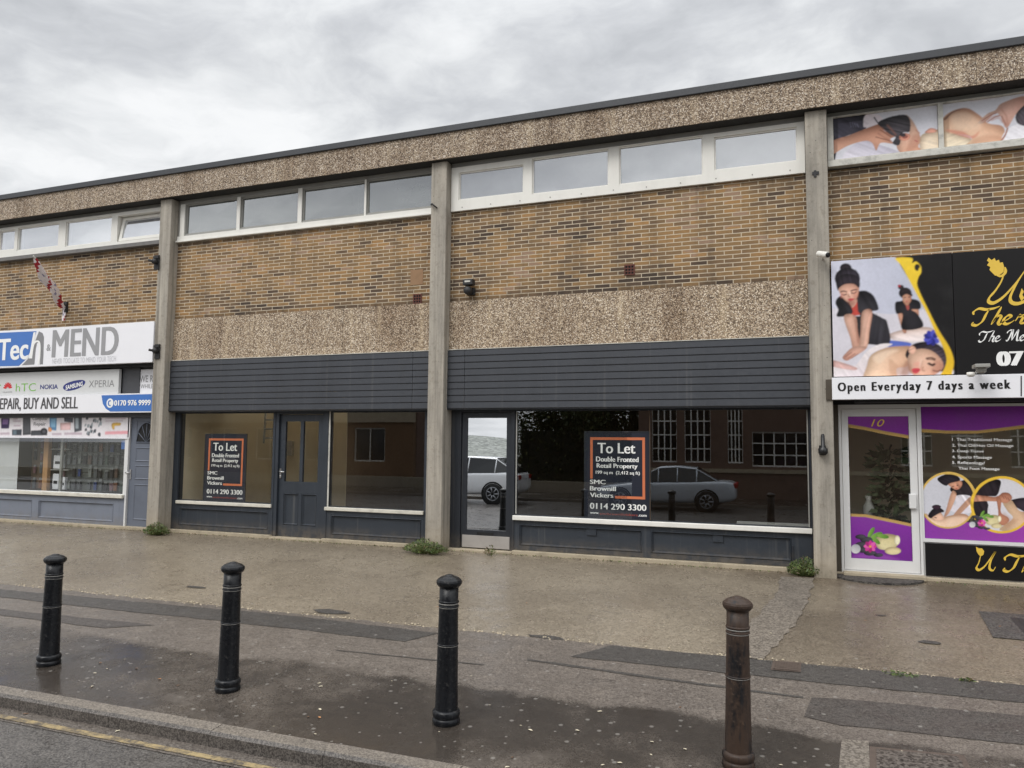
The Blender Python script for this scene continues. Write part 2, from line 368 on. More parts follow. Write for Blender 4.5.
# ---- painter: a small raster drawn in code and carried as vertex colours on a real panel
class Pic:
    def __init__(s, x0, x1, z0, z1, cell, Y, ox=0, oy=0, sc=1, bg=(255, 255, 255), ss=3):
        s.x0, s.x1, s.z0, s.z1, s.Y = x0, x1, z0, z1, Y; s.ss = ss; s.ox, s.oy, s.sc = ox, oy, sc
        s.nx = int(round((x1-x0)/cell)); s.nz = int(round((z1-z0)/cell)); s.W, s.H = s.nx*ss, s.nz*ss
        s.a = np.zeros((s.H, s.W, 3)); s.a[:] = lin(bg); s.k = np.zeros((s.H, s.W))
    def uv(s, p):
        x, z = at(s.ox+p[0]/s.sc, s.oy+p[1]/s.sc, s.Y); return ((x-s.x0)/(s.x1-s.x0)*s.W, (z-s.z0)/(s.z1-s.z0)*s.H)
    def mask(s, pts, smooth=True, world=False):
        q = [((p[0]-s.x0)/(s.x1-s.x0)*s.W, (p[1]-s.z0)/(s.z1-s.z0)*s.H) for p in pts] if world else [s.uv(p) for p in pts]
        q = np.array(spline(q) if smooth else q)
        m = np.zeros((s.H, s.W), bool)
        j0, j1 = max(0, int(q[:, 1].min())-1), min(s.H, int(q[:, 1].max())+2)
        i0, i1 = max(0, int(q[:, 0].min())-1), min(s.W, int(q[:, 0].max())+2)
        if j1 <= j0 or i1 <= i0: return m
        Xg, Zg = np.meshgrid(np.arange(i0, i1)+.5, np.arange(j0, j1)+.5); ins = np.zeros(Xg.shape, bool)
        for (xa, ya), (xb, yb) in zip(q, np.roll(q, -1, 0)):
            if ya == yb: continue
            ins ^= ((ya > Zg) != (yb > Zg)) & (Xg < (xb-xa)*(Zg-ya)/(yb-ya)+xa)
        m[j0:j1, i0:i1] = ins; return m
    def fill(s, m, rgb, blur=0, op=1, rgb2=None, ang=90, key=1, grain=0):
        f = m.astype(float)
        for _ in range(2 if blur else 0):
            b = int(blur); f = sum(np.roll(f, i, 0) for i in range(-b, b+1))/(2*b+1); f = sum(np.roll(f, i, 1) for i in range(-b, b+1))/(2*b+1)
        f *= op; c = np.zeros_like(s.a); c[:] = lin(rgb)
        if rgb2 is not None and m.any():
            zz, xx = np.mgrid[0:s.H, 0:s.W]; t = xx*math.cos(math.radians(ang))-zz*math.sin(math.radians(ang)); lo, hi = t[m].min(), t[m].max()
            t = np.clip((t-lo)/max(1e-6, hi-lo), 0, 1)[..., None]; c = c*(1-t)+np.array(lin(rgb2))*t
        s.a = s.a*(1-f[..., None])+c*f[..., None]
        if key: s.k = np.maximum(s.k, f)
    def box(s, f, b):      # box blur, twice
        for _ in range(2):
            for ax in (0, 1):
                c = np.cumsum(np.pad(f, [(b+1, b) if i == ax else (0, 0) for i in (0, 1)], 'edge'), ax)
                n = f.shape[ax]; f = (np.take(c, range(2*b+1, n+2*b+1), ax)-np.take(c, range(0, n), ax))/(2*b+1)
        return f
    def poly(s, pts, rgb, smooth=True, clip=None, **kw):
        m = s.mask(pts, smooth); full = m
        if clip is not None: m = m & clip
        s.fill(m, rgb, **kw)
        r, g, b = rgb; skin = b > 88 and r > 165 and r-b > 22 and r > g > b-5 and kw.get('blur', 0) == 0 and g > 105
        cloth = max(rgb) < 75 and not kw.get('blur', 0)
        if (skin or cloth) and m.any():      # roll the tone off towards the outline, lit from the upper left
            js, is_ = np.where(m); R = max(2, int(.20*min(np.ptp(js)+1, np.ptp(is_)+1))); f = full.astype(float)
            t = s.box(f, R); t2 = np.roll(np.roll(t, int(R*.7), 1), -int(R*.9), 0)
            v = np.clip((t*.45+t2*.55-.35)/.6, 0, 1)
            lo, hi = ((.60, 1.10) if skin else (.55, 1.75))
            mul = lo+(hi-lo)*v; tint = np.array([1, .94, .90]) if skin else np.ones(3)
            sh = s.a*(mul[..., None]*(tint*(1-v[..., None])+v[..., None])); s.a = np.where(m[..., None], sh, s.a)
    def ell(s, c, r, rgb, rot=0, clip=None, **kw):
        a = math.radians(rot); pts = []
        for i in range(14):
            t = 2*math.pi*i/14; x, y = r[0]*math.cos(t), r[1]*math.sin(t); pts.append((c[0]+x*math.cos(a)-y*math.sin(a), c[1]+x*math.sin(a)+y*math.cos(a)))
        s.poly(pts, rgb, True, clip, **kw)
    def line(s, pts, w, rgb, **kw):
        P = spline(pts, False, 6); L = []; R = []
        for i, p in enumerate(P):
            t = P[min(i+1, len(P)-1)]-P[max(i-1, 0)]; t = t/(np.hypot(*t) or 1); n = np.array([-t[1], t[0]])*w/2; L.append(tuple(p+n)); R.append(tuple(p-n))
        s.poly(L+R[::-1], rgb, False, **kw)
    def strands(s, pts, amp, ang, n=9, smooth=True, clip=None):      # streaked tone along a direction: hair, folds of cloth
        m = s.mask(pts, smooth)
        if clip is not None: m = m & clip
        zz, xx = np.mgrid[0:s.H, 0:s.W]; a = math.radians(ang); t = xx*math.sin(a)+zz*math.cos(a); l = xx*math.cos(a)-zz*math.sin(a); ph = rng.uniform(0, 6.28, 6); sz = math.sqrt(max(1, m.sum()))
        v = sum(math.pow(.75, i)*np.sin((t*(1+.6*i)+3*np.sin(l/sz*4+ph[i]))*2*math.pi*n/sz/2+ph[i]) for i in range(4))/2.2
        f = s.box(m.astype(float), max(1, s.ss)); s.a = s.a*(1+amp*v*f)[..., None]
    def build(s, name, y, parent=None, cut=False):
        for c in range(3): s.a[..., c] = s.box(s.a[..., c], 1)
        s.a *= (1+.05*s.box(rng.standard_normal((s.H, s.W)), 2)*3)[..., None]
        A = np.clip(s.a, 0, 1).reshape(s.nz, s.ss, s.nx, s.ss, 3).mean((1, 3)); K = s.k.reshape(s.nz, s.ss, s.nx, s.ss).mean((1, 3))
        xs = np.linspace(s.x0, s.x1, s.nx+1); zs = np.linspace(s.z0, s.z1, s.nz+1)
        # vertex colours: average of the neighbouring cells
        P = np.pad(A, ((1, 1), (1, 1), (0, 0)), 'edge'); V = (P[:-1, :-1]+P[1:, :-1]+P[:-1, 1:]+P[1:, 1:])/4
        X, Z = np.meshgrid(xs, zs); co = np.stack([X, np.full_like(X, y), Z], -1).reshape(-1, 3)
        j, i = np.mgrid[0:s.nz, 0:s.nx]; b = j*(s.nx+1)+i; F = np.stack([b, b+1, b+s.nx+2, b+s.nx+1], -1).reshape(-1, 4)
        Cf = A.reshape(-1, 3)
        if cut: keep = K.reshape(-1) > .5; F = F[keep]; Cf = Cf[keep]
        o3 = np.array([0., 0, 0]); q = parent
        while q is not None: o3 += np.array(q.location); q = q.parent
        me = bpy.data.meshes.new(name); me.from_pydata((co-o3).tolist(), [], F.tolist()); me.materials.append(M['print'])
        if cut:
            at_ = me.color_attributes.new('Col', 'FLOAT_COLOR', 'CORNER'); c4 = np.ones((len(F)*4, 4)); c4[:, :3] = np.repeat(Cf, 4, 0)
        else:
            at_ = me.color_attributes.new('Col', 'FLOAT_COLOR', 'POINT'); c4 = np.ones((len(co), 4)); c4[:, :3] = V.reshape(-1, 3)
        at_.data.foreach_set('color', c4.ravel().astype(np.float32)); me.update()
        o = bpy.data.objects.new(name, me); COL.objects.link(o)
        if parent is not None: o.parent = parent
        return o


# ================================================================== the ground
def sheet(name, x0, x1, ys, zf, m, nx=2, kind='structure'):
    k = MB(); xs = np.linspace(x0, x1, nx)
    for a, b in zip(ys[:-1], ys[1:]):
        for c, d in zip(xs[:-1], xs[1:]): k.face([(c, a, zf(a)), (d, a, zf(a)), (d, b, zf(b)), (c, b, zf(b))])
    return tag(k.build(name, m), kind=kind)
KY0, KY1 = 4.30, 4.43; RZ = gz(KY0)-.10
sheet('ground', -900, 900, [-900, 900], lambda y: RZ-.09, M['earth'])
sheet('road', -120, 120, [-5.9, KY0+.02], lambda y: RZ, M['road'])
sheet('gutter_band', -120, 120, [4.10, KY0], lambda y: RZ+.004, M['gutter'])
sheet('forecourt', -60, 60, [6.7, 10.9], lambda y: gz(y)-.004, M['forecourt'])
def ragged(name, pts, m, lift, n=5, amp=.012, kind='structure'):
    """flat patch on the footway with slightly uneven cut edges"""
    out = []
    for (xa, ya), (xb, yb) in zip(pts, pts[1:]+pts[:1]):
        L = math.hypot(xb-xa, yb-ya); c = max(1, int(L*n))
        for i in range(c):
            t = i/c; j = 0 if i == 0 else random.uniform(-amp, amp)
            out.append((xa+(xb-xa)*t-(yb-ya)/L*j, ya+(yb-ya)*t+(xb-xa)/L*j))
    k = MB(); k.face([(x, y, gz(y)+lift) for x, y in out]); o = k.build(name, m)
    return tag(o, kind=kind)
# footway from the back of the kerb to the forecourt joint, in one ragged-edged sheet
pts = [(-60, KY1), (60, KY1)]+[(x, 6.96+.06*min(1, max(-1.6, x/4+.55))+random.uniform(-.02, .02)) for x in np.arange(60, -60.1, -.25)]
k = MB(); k.face([(x, y, gz(y)) for x, y in pts]); tag(k.build('pavement', M['footway']), kind='structure')
ragged('tarmac_strip', [(-60, 6.30), (-7.4, 6.40), (-5.5, 6.44), (-3.54, 6.45), (-3.36, 6.78), (-5, 6.83), (-9.2, 6.66), (-60, 6.62)], M['trench'], .004)
ragged('tarmac_strip', [(-1.98, 6.54), (.16, 6.59), (1.38, 6.64), (60, 6.66), (60, 7.06), (1.48, 7.03), (.18, 7.01), (-1.73, 6.94)], M['trench'], .004)
ragged('tarmac_strip', [(-.09, 5.87), (.14, 5.80), (1.21, 5.87), (60, 5.9), (60, 6.4), (1.33, 6.38), (.15, 6.29), (-.04, 6.25)], M['trenchb'], .004)
ragged('tarmac_strip', [(-60, 5.78), (-6.6, 5.86), (-6.2, 6.1), (-9, 6.0), (-60, 5.96)], M['trenchb'], .004)
ragged('tarmac_strip', [(-2.3, 6.33), (-.85, 6.235), (-.1, 6.215), (-.1, 6.25), (-.85, 6.275), (-2.3, 6.37)], M['trench'], .004, 8, .008)
ragged('tarmac_strip', [(-4.0, 6.02), (-2.6, 6.10), (-2.6, 6.12), (-4.0, 6.04)], M['trench'], .004, 8, .006)
# rough concrete patch running down from the third column, small stains of tar
M['patchc'] = m_ground('rough concrete patch', lin((120, 110, 98)), lin((108, 99, 89)), lin((132, 121, 107)), (.5, .75), None, 0, 70, .6)
ragged('forecourt_patch', [(-.42, 7.0), (-.74, 6.98), (-.60, 8.1), (-.42, 9.2), (-.40, 10.2), (.0, 10.25), (-.06, 9.3), (-.18, 8.2)], M['patchc'], .002, 9, .022)
for (cx, cy, rx, ry) in [(-4.78, 7.10, .2, .08), (-7.0, 7.5, .14, .045), (-2.35, 6.99, .2, .05), (.95, 7.95, .09, .055), (.62, 8.75, .05, .02)]:
    ragged('tar_stain', [(cx+rx*math.cos(a)*random.uniform(.8, 1.2), cy+ry*math.sin(a)*random.uniform(.75, 1.2)) for a in np.linspace(0, 2*math.pi, 12, False)], M['trench'], .003, 3, .01)
# the broken joint between forecourt and footway: a line of crumbled pale concrete
k = MB()
for i in range(520):
    x = random.uniform(-12, 4); y = 6.96+.06*min(1, max(-1.6, x/4+.55))+random.gauss(0.02, .025); s = random.uniform(.004, .017)
    z = gz(y); a = random.uniform(0, 3)
    q = [(x+s*math.cos(a+t)*random.uniform(.7, 1.3), y+s*math.sin(a+t)*random.uniform(.7, 1.3)) for t in (0, 1.6, 3.1, 4.7)]
    for p, r in zip(q, q[1:]+q[:1]): k.face([(p[0], p[1], z), (r[0], r[1], z), (x, y, z+s*.8)])
tag(k.build('joint_gravel', M['plinth']), 'loose pale grit crumbled along the joint between forecourt and pavement', 'grit', kind='stuff')
# kerb stones, 0.91 m long, with fine joints
k = MB(); x = -59.6
while x < 60:
    a, b = x+.0015, x+.912; e = random.uniform(-.004, .004); z1 = gz(KY1)+.003+e; zf = gz(KY0)-.006+e
    k.mat(0)
    k.face([(a, KY0+.02, zf+.008), (b, KY0+.02, zf+.008), (b, KY1, z1), (a, KY1, z1)])
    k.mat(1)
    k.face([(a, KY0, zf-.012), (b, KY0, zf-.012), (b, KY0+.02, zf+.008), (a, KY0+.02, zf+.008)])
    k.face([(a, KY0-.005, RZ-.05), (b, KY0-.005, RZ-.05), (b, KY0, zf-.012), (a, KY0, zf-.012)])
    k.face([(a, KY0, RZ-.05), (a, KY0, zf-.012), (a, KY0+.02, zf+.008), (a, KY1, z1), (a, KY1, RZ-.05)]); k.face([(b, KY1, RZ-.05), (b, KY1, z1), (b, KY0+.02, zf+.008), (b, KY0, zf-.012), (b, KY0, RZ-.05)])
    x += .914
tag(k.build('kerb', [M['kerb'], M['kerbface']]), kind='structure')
k = MB(); k.box(-60, 60, KY0+.012, KY1, RZ-.1, RZ+.085); tag(k.build('kerb_bed', M['kerbface']), kind='structure')
def marking(y0, y1, gaps, seed):
    R = random.Random(seed); k = MB(); x = -40.
    while x < 40:
        w = R.uniform(.5, 1.4)
        if not any(a < x < b for a, b in gaps): k.face([(x, y0+R.uniform(-.004, .004), RZ+.008), (x+w, y0+R.uniform(-.004, .004), RZ+.008), (x+w, y1, RZ+.008), (x, y1, RZ+.008)])
        x += w
    tag(k.build('yellow_line', M['yellow']), kind='structure')
marking(4.125, 4.185, [(-5.75, -5.35)], 1); marking(3.99, 4.045, [(-40, -5.2), (-4.6, 40)], 2)
# far side: kerb and footway behind the photographer
B('kerb', M['kerb'], None, (-60, 60, -6.02, -5.9, RZ-.05, RZ+.1))['kind'] = 'structure'
sheet('pavement', -60, 60, [-9.4, -6.02], lambda y: RZ+.1, M['footway'])

# ================================================================== the terrace of shops
BX0, BX1 = -16.16, 5.60
bld = thing('shop_terrace', 'two-storey flat-roofed brick shop terrace with concrete columns and pebbledash bands', 'building', (-5.2, 10.5, 0))
COLS = [(-16.16, -15.90), (-10.77, -10.51), (-5.36, -5.10), (-.01, .25), (5.34, 5.60)]
for a, b in COLS:
    k = MB(); k.box(a, b, 10.31, 10.74, gz(10.31)-.1, 5.869); k.build('concrete_column', M['concrete'], bld, .012)
bays = [(-15.90, -10.77), (-10.51, -5.36), (-5.10, -.01), (.25, 5.34)]
for i, (a, b) in enumerate(bays):
    z0 = 3.733 if i in (1, 2) else 3.5
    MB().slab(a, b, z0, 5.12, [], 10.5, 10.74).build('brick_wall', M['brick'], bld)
    MB().slab(a, b, 5.12, 5.15, [], 10.5, 10.74)
for a, b in bays[1:3]:
    k = MB(); w = (b-a)/3; xs = [a, a+w*1.03, a+w*2.05, b]
    for c, d in zip(xs[:-1], xs[1:]): k.slab(c+.003, d-.003, 2.985, 3.728, [], 10.478, 10.6)
    k.build('pebbledash_panel', M['pebble'], bld)
    B('joint_backing', M['dark'], bld, (a, b, 10.497, 10.62, 2.985, 3.7325))
    B('flashing', M['oldwhite'], bld, (a+.02, b-.02, 10.43, 10.5, 2.981, 2.99))
# eaves: pebbledash fascia panels, metal capping, soffit
k = MB(); xs = [BX0-.1]+[c[0]+.13 for c in COLS[1:4]]
edges = sorted([BX0-.1, -14.3, -12.55, -10.45, -8.6, -6.9, -5.75, -3.4, -1.6, .12, 1.9, 3.7, BX1+.1])
for c, d in zip(edges[:-1], edges[1:]): k.slab(c+.002, d-.002, 5.87, 6.272, [], 10.22, 10.235)
k.build('eaves_panel', M['pebble_top'], bld)
B('roof_capping', M['cap'], bld, (BX0-.12, BX1+.12, 10.185, 10.6, 6.268, 6.368), bevel=.008)
B('soffit', M['soffit'], bld, (BX0-.1, BX1+.1, 10.236, 10.9, 5.872, 5.9))
B('roof', M['cap'], bld, (BX0-.1, BX1+.1, 10.6, 11.9, 6.0, 6.3), (BX0-.1, -10.5, 11.9, 20.5, 6.0, 6.3), (-7.0, BX1+.1, 11.9, 20.5, 6.0, 6.3), (-10.5, -7.0, 13.3, 20.5, 6.0, 6.3))  # gap added over the cream shop to let sky light down
k = MB()
k.face([(BX0, 20.4, -.6), (BX0, 10.74, -.6), (BX0, 10.74, 6), (BX0, 20.4, 6)]); k.face([(BX1, 10.74, -.6), (BX1, 20.4, -.6), (BX1, 20.4, 6), (BX1, 10.74, 6)]); k.face([(BX1, 20.4, -.6), (BX0, 20.4, -.6), (BX0, 20.4, 6), (BX1, 20.4, 6)])
k.build('side_wall', M['brick'], bld)
# first floor: one dim room behind the panes
k = MB(); k.box(BX0+.05, BX1-.05, 10.95, 11.85, 4.6, 5.99); k.build('upper_room', M['soffit'], bld)
HY0, HY1 = 10.47, 10.56
def upper(name, m, x0, x1, z0, z1, holes, y0, pane, sill=None, yb=10.60, opening=None):
    fr = MB().slab(x0, x1, z0, z1, holes, y0, yb).build(name, m, bld, .006)
    # slim inner beads round every pane
    for i, (a, b, c, d) in enumerate(holes):
        if opening == i: continue
        MB().slab(a, b, c, d, [(a+.018, b-.018, c+.018, d-.018)], y0+.022, y0+.05).build('bead', m, fr)
    for i, (a, b, c, d) in enumerate(holes):
        if opening == i: continue
        p = MB(); t = [random.uniform(-.003, .003) for _ in range(4)]
        p.face([(a, y0+.04+t[0], c), (b, y0+.04+t[1], c), (b, y0+.04+t[2], d), (a, y0+.04+t[3], d)]); p.build('pane', pane, fr)
    return fr
upper('upper_window', M['white'], -15.9, -10.78, 5.18, 5.80, [(-15.84, -15.36, 5.34, 5.73), (-15.13, -14.68, 5.34, 5.74), (-14.60, -13.47, 5.30, 5.76), (-13.28, -12.10, 5.27, 5.755), (-11.95, -10.86, 5.25, 5.735)], 10.46, M['pane_a'], opening=4)
w1 = bpy.data.objects['upper_window']
# the top-hung vent that stands ajar: outer frame swung out at the foot
k = MB(); k.slab(-11.93, -10.88, 0, .47, [(-11.87, -10.94, .055, .415)], -.02, .03, True)
ajar = .17; zt = 5.26      # hinged at the foot, the head leaning into the room
k.v = [(x, 10.50+y*math.cos(ajar)+z*math.sin(ajar), zt+z*math.cos(ajar)-y*math.sin(ajar)) for x, y, z in k.v]
vent = k.build('vent_sash', M['white'], w1, .004)
k = MB(); k.face([(x, 10.50+z*math.sin(ajar), zt+z*math.cos(ajar)) for x, z in [(-11.87, .055), (-10.94, .055), (-10.94, .415), (-11.87, .415)]]); k.build('pane', M['pane_a'], vent)
B('window_sill', M['leadsill'], bld, (-15.9, -10.77, 10.40, 10.56, 5.105, 5.178), bevel=.004)
upper('upper_window', M['greyframe'], -10.50, -5.37, 5.215, 5.869, [(-10.34, -9.205, 5.245, 5.79), (-9.125, -7.93, 5.245, 5.79), (-7.845, -6.65, 5.245, 5.79), (-6.605, -5.43, 5.245, 5.80)], 10.48, M['pane_b'])
w2 = bpy.data.objects['upper_window.001']
Bs('bottom_rail', M['white'], w2, (-10.50, -5.37, 10.455, 10.56, 5.118, 5.214), (-10.52, -5.37, 10.435, 10.5, 5.105, 5.135), bevel=.004)
Bs('mullion', M['white'], w2, (-10.46, -10.36, 10.468, 10.52, 5.217, 5.8), (-9.2, -9.13, 10.466, 10.52, 5.217, 5.80), (-7.93, -7.85, 10.465, 10.52, 5.217, 5.81), (-6.645, -6.61, 10.466, 10.52, 5.217, 5.81), bevel=.004)
B('curtain', M['brownwall'], w2, (-10.33, -10.2, 10.62, 10.7, 5.2, 5.8))
upper('upper_window', M['white'], -5.09, -.015, 5.118, 5.80, [(-4.965, -3.91, 5.285, 5.715), (-3.775, -2.62, 5.245, 5.78), (-2.47, -1.31, 5.24, 5.79), (-1.16, -.105, 5.285, 5.745)], 10.455, M['pane_c'])
w3 = bpy.data.objects['upper_window.002']
B('window_head', M['greyframe'], w3, (-5.09, -.015, 10.47, 10.6, 5.803, 5.872))
R5 = random.Random(5)
for i in range(11):
    k = MB(); x = -4.9+i*.47; k.lathe([(0, 0), (.009, 0), (.009, -.004), (0, -.005)], 8, (x, 10.4535, 5.165+R5.uniform(-.005, .005)), 'y', False); k.build('fixing_cap', M['greyframe'], w3)
B('window_head', M['greyframe'], bld, (-15.9, -10.78, 10.49, 10.6, 5.803, 5.872))
w4 = MB().slab(.26, 5.33, 5.222, 5.815, [(.33, 1.52, 5.245, 5.80), (1.575, 2.78, 5.245, 5.80), (2.83, 4.03, 5.245, 5.8), (4.08, 5.27, 5.245, 5.8)], 10.46, 10.60).build('upper_window', M['oldwhite'], bld, .005)
for a, b in [(2.83, 4.03), (4.08, 5.27)]:
    p = MB(); p.face([(a, 10.50, 5.245), (b, 10.50, 5.245), (b, 10.50, 5.8), (a, 10.50, 5.8)]); p.build('pane', M['pane_c'], w4)
for a, b in [(.33, 1.52), (1.575, 2.78)]:
    p = MB(); p.face([(a, 10.52, 5.245), (b, 10.52, 5.245), (b, 10.52, 5.8), (a, 10.52, 5.8)]); p.build('pane', M['pane_c'], w4)
B('window_head', M['greyframe'], w4, (.26, 5.33, 10.49, 10.6, 5.818, 5.872))
B('window_sill', M['oldwhite'], bld, (.255, 5.33, 10.41, 10.56, 5.14, 5.219), bevel=.006)
# vent bricks and a patched square in the brickwork
M['ventred'] = painted('vent brick', (96, 56, 46), .8, .5, 20); M['patchbrick'] = painted('patch', (146, 116, 88), .9, .3, 10)
def vent(x, z):
    k = MB(); k.slab(x-.075, x+.075, z-.075, z+.075, [(x-.06+.043*i, x-.03+.043*i, z-.06+.043*j, z-.03+.043*j) for i in range(3) for j in range(3)], 10.488, 10.52)
    v = k.build('vent_brick', M['ventred'], bld); B('vent_backing', M['dark'], v, (x-.07, x+.07, 10.4985, 10.53, z-.07, z+.07))
vent(-2.33, 4.02); vent(-5.66, 3.81)
B('brick_patch', M['patchbrick'], bld, (-5.79, -5.57, 10.494, 10.52, 4.03, 4.27))

# ---- grey boarded panels over the two empty shops
def cladding(x0, x1, jx, side):
    k = MB(); n = 9; z0, z1 = 2.095, 2.98; h = (z1-z0)/n
    for i in range(n):
        a, b = z0+i*h, z0+(i+1)*h
        for c, d in ((x0, jx-.003), (jx+.003, x1)):
            prof = [(10.446, a+.0), (10.436, a+.012), (10.440, b-.004), (10.452, b)]
            for (ya, za), (yb, zb) in zip(prof[:-1], prof[1:]): k.face([(c, ya, za), (d, ya, za), (d, yb, zb), (c, yb, zb)])
            k.face([(c, 10.5, a), (c, 10.446, a), (c, 10.44, b), (c, 10.5, b)]); k.face([(d, 10.446, a), (d, 10.5, a), (d, 10.5, b), (d, 10.44, b)])
    p = k.build('cladding_panel', M['clad'], bld)
    B('cladding_edge', M['slate_dark'], p, (x0, x1, 10.456, 10.70, 2.082, 2.094), (jx-.003, jx+.003, 10.452, 10.47, 2.1, 2.98))
cladding(-10.508, -5.362, -5.69, 1); cladding(-5.098, -.012, -4.815, 0)

# ---- rooms behind the shop glass (inward faces)
def room(name, x0, x1, y1, z1, mats, y0=10.76):
    """mats: back, left, right, ceiling, floor"""
    k = MB()
    k.mat(0).face([(x0, y1, 0), (x1, y1, 0), (x1, y1, z1), (x0, y1, z1)]); k.mat(1).face([(x0, y0, 0), (x0, y1, 0), (x0, y1, z1), (x0, y0, z1)])
    k.mat(2).face([(x1, y1, 0), (x1, y0, 0), (x1, y0, z1), (x1, y1, z1)]); k.mat(3).face([(x0, y1, z1), (x1, y1, z1), (x1, y0, z1), (x0, y0, z1)])
    k.mat(4).face([(x0, y0, .02), (x1, y0, .02), (x1, y1, .02), (x0, y1, .02)])
    return k.build(name, mats, bld)
k = MB()      # the cream shop: sky opening added over its back half to brighten it
x0, x1, y1, zc = -10.46, -7.05, 13.2, 2.6
k.mat(0).face([(x0, y1, 0), (x1, y1, 0), (x1, y1, 6), (x0, y1, 6)]); k.face([(x0, 10.76, 0), (x0, y1, 0), (x0, y1, 6), (x0, 10.76, 6)]); k.face([(x1, y1, 0), (x1, 10.76, 0), (x1, 10.76, 6), (x1, y1, 6)])
k.face([(x1, 11.9, zc), (x0, 11.9, zc), (x0, 11.9, 6), (x1, 11.9, 6)]); k.mat(1).face([(x0, 11.9, zc), (x1, 11.9, zc), (x1, 10.76, zc), (x0, 10.76, zc)]); k.mat(2).face([(x0, 10.76, .02), (x1, 10.76, .02), (x1, y1, .02), (x0, y1, .02)])  # added shaft wall leads the sky light down behind the ceiling
k.build('shop_interior', [M['cream'], M['ceil'], M['carpet']], bld)
room('shop_interior', -7.04, -5.37, 14.5, 2.5, [M['brownwall2'], M['brownwall2'], M['brownwall'], M['brownwall'], M['carpet']])
room('shop_interior', -5.09, -.03, 14, 2.5, [M['brownwall2'], M['brownwall2'], M['brownwall'], M['brownwall2'], M['brownwall2']])
room('shop_interior', .26, 5.33, 13, 2.5, [M['cream'], M['brownwall2'], M['brownwall2'], M['ceil'], M['brownwall2']])
room('shop_interior', -15.89, -10.79, 14, 2.5, [M['ceil'], M['cream'], M['brownwall2'], M['ceil'], M['carpet']])

# ---- shopfronts
FY = 10.60
def glass(x0, x1, z0, z1, y, m, parent, rot=0):
    p = MB(); dy = math.tan(rot)*(x1-x0)/2
    p.face([(x0, y-dy, z0), (x1, y+dy, z0), (x1, y+dy, z1), (x0, y-dy, z1)]); return p.build('pane', m, parent)
def raised(k, a, b, c, d, y, e=.032, dep=.03):      # bevelled moulding round a sunk flat panel
    o = [(a, c), (b, c), (b, d), (a, d)]; m1 = [(a+e*.4, c+e*.4), (b-e*.4, c+e*.4), (b-e*.4, d-e*.4), (a+e*.4, d-e*.4)]; m2 = [(a+e, c+e), (b-e, c+e), (b-e, d-e), (a+e, d-e)]
    for (p, yp), (q_, yq) in (((o, y+.006), (m1, y-.006)), ((m1, y-.006), (m2, y+dep))):
        for i in range(4): j = (i+1) % 4; k.face([(p[i][0], yp, p[i][1]), (p[j][0], yp, p[j][1]), (q_[j][0], yq, q_[j][1]), (q_[i][0], yq, q_[i][1])])
    k.face([(x, y+dep, z) for x, z in m2])
def riser(x0, x1, panels, m, md, z0=.055, z1=.49, y=FY):
    r = MB().slab(x0, x1, z0, z1, panels, y, y+.12).build('stall_riser', m, bld, .004)
    k = MB()
    for a, b, c, d in panels:
        k = MB(); raised(k, a, b, c, d, y); k.build('riser_panel', md, r)
    return r
def sill(x0, x1, m=None, y0=10.565, z0=.492, z1=.548):
    k = MB(); k.box(x0, x1, y0, 10.68, z0, z1); return k.build('shop_sill', m or M['sill'], bld, .008)
# -- second bay
Bs('shopfront_post', M['slate'], bld, (-10.505, -10.40, FY, 10.74, 0, 2.1), (-8.375, -8.335, FY-.01, 10.74, .05, 2.1), (-7.335, -7.29, FY-.01, 10.74, .05, 2.1), (-5.54, -5.365, FY, 10.74, 0, 2.1), bevel=.004)
wl = MB().slab(-10.40, -8.375, .548, 2.10, [(-10.378, -8.395, .565, 2.06)], FY+.01, FY+.05).build('shop_window', M['slate_dark'], bld)
glass(-10.378, -8.395, .565, 2.06, FY+.03, M['glass_bright'], wl)
wr = MB().slab(-7.29, -5.54, .548, 2.10, [(-7.255, -5.555, .56, 2.06)], FY+.01, FY+.05).build('shop_window', M['slate_dark'], bld)
Bs('pale_bead', M['oldwhite'], wr, (-7.287, -7.262, FY, FY+.02, .55, 2.08))
glass(-7.255, -5.555, .56, 2.06, FY+.03, M['glass'], wr)
riser(-10.40, -8.375, [(-10.33, -8.43, .125, .425)], M['slate'], M['slate']); riser(-7.29, -5.54, [(-7.20, -5.58, .115, .425)], M['slate'], M['slate'])
sill(-10.39, -8.36); sill(-7.315, -5.535)
MB().slab(-8.335, -7.335, .03, 2.1, [(-8.27, -7.40, .03, 2.04)], FY+.0, FY+.1).build('door_frame', M['slate'], bld, .004)
dr = MB().slab(-8.265, -7.405, .035, 2.035, [(-8.16, -7.865, .93, 1.92), (-7.805, -7.51, .93, 1.92), (-8.16, -7.865, .22, .74), (-7.805, -7.51, .22, .74)], FY+.04, FY+.085).build('shop_door', M['slate'], bld, .004)
for a, b in ((-8.16, -7.865), (-7.805, -7.51)):
    k = MB(); raised(k, a, b, .22, .74, FY+.042, .03, .022); k.build('door_panel', M['slate'], dr)
for a, b in ((-8.16, -7.865), (-7.805, -7.51)): glass(a, b, .93, 1.92, FY+.06, M['glass_bright'], dr)
k = MB(); k.box(-8.25, -8.215, FY+.028, FY+.04, .98, 1.14); k.tube([(-8.232, FY+.03, 1.09), (-8.232, FY-.005, 1.09), (-8.13, FY-.005, 1.085)], .011); k.lathe([(.012, 0), (.012, -.012), (.004, -.014)], 10, (-8.232, FY+.03, 1.015), 'y'); k.build('handle', M['chrome'], dr)
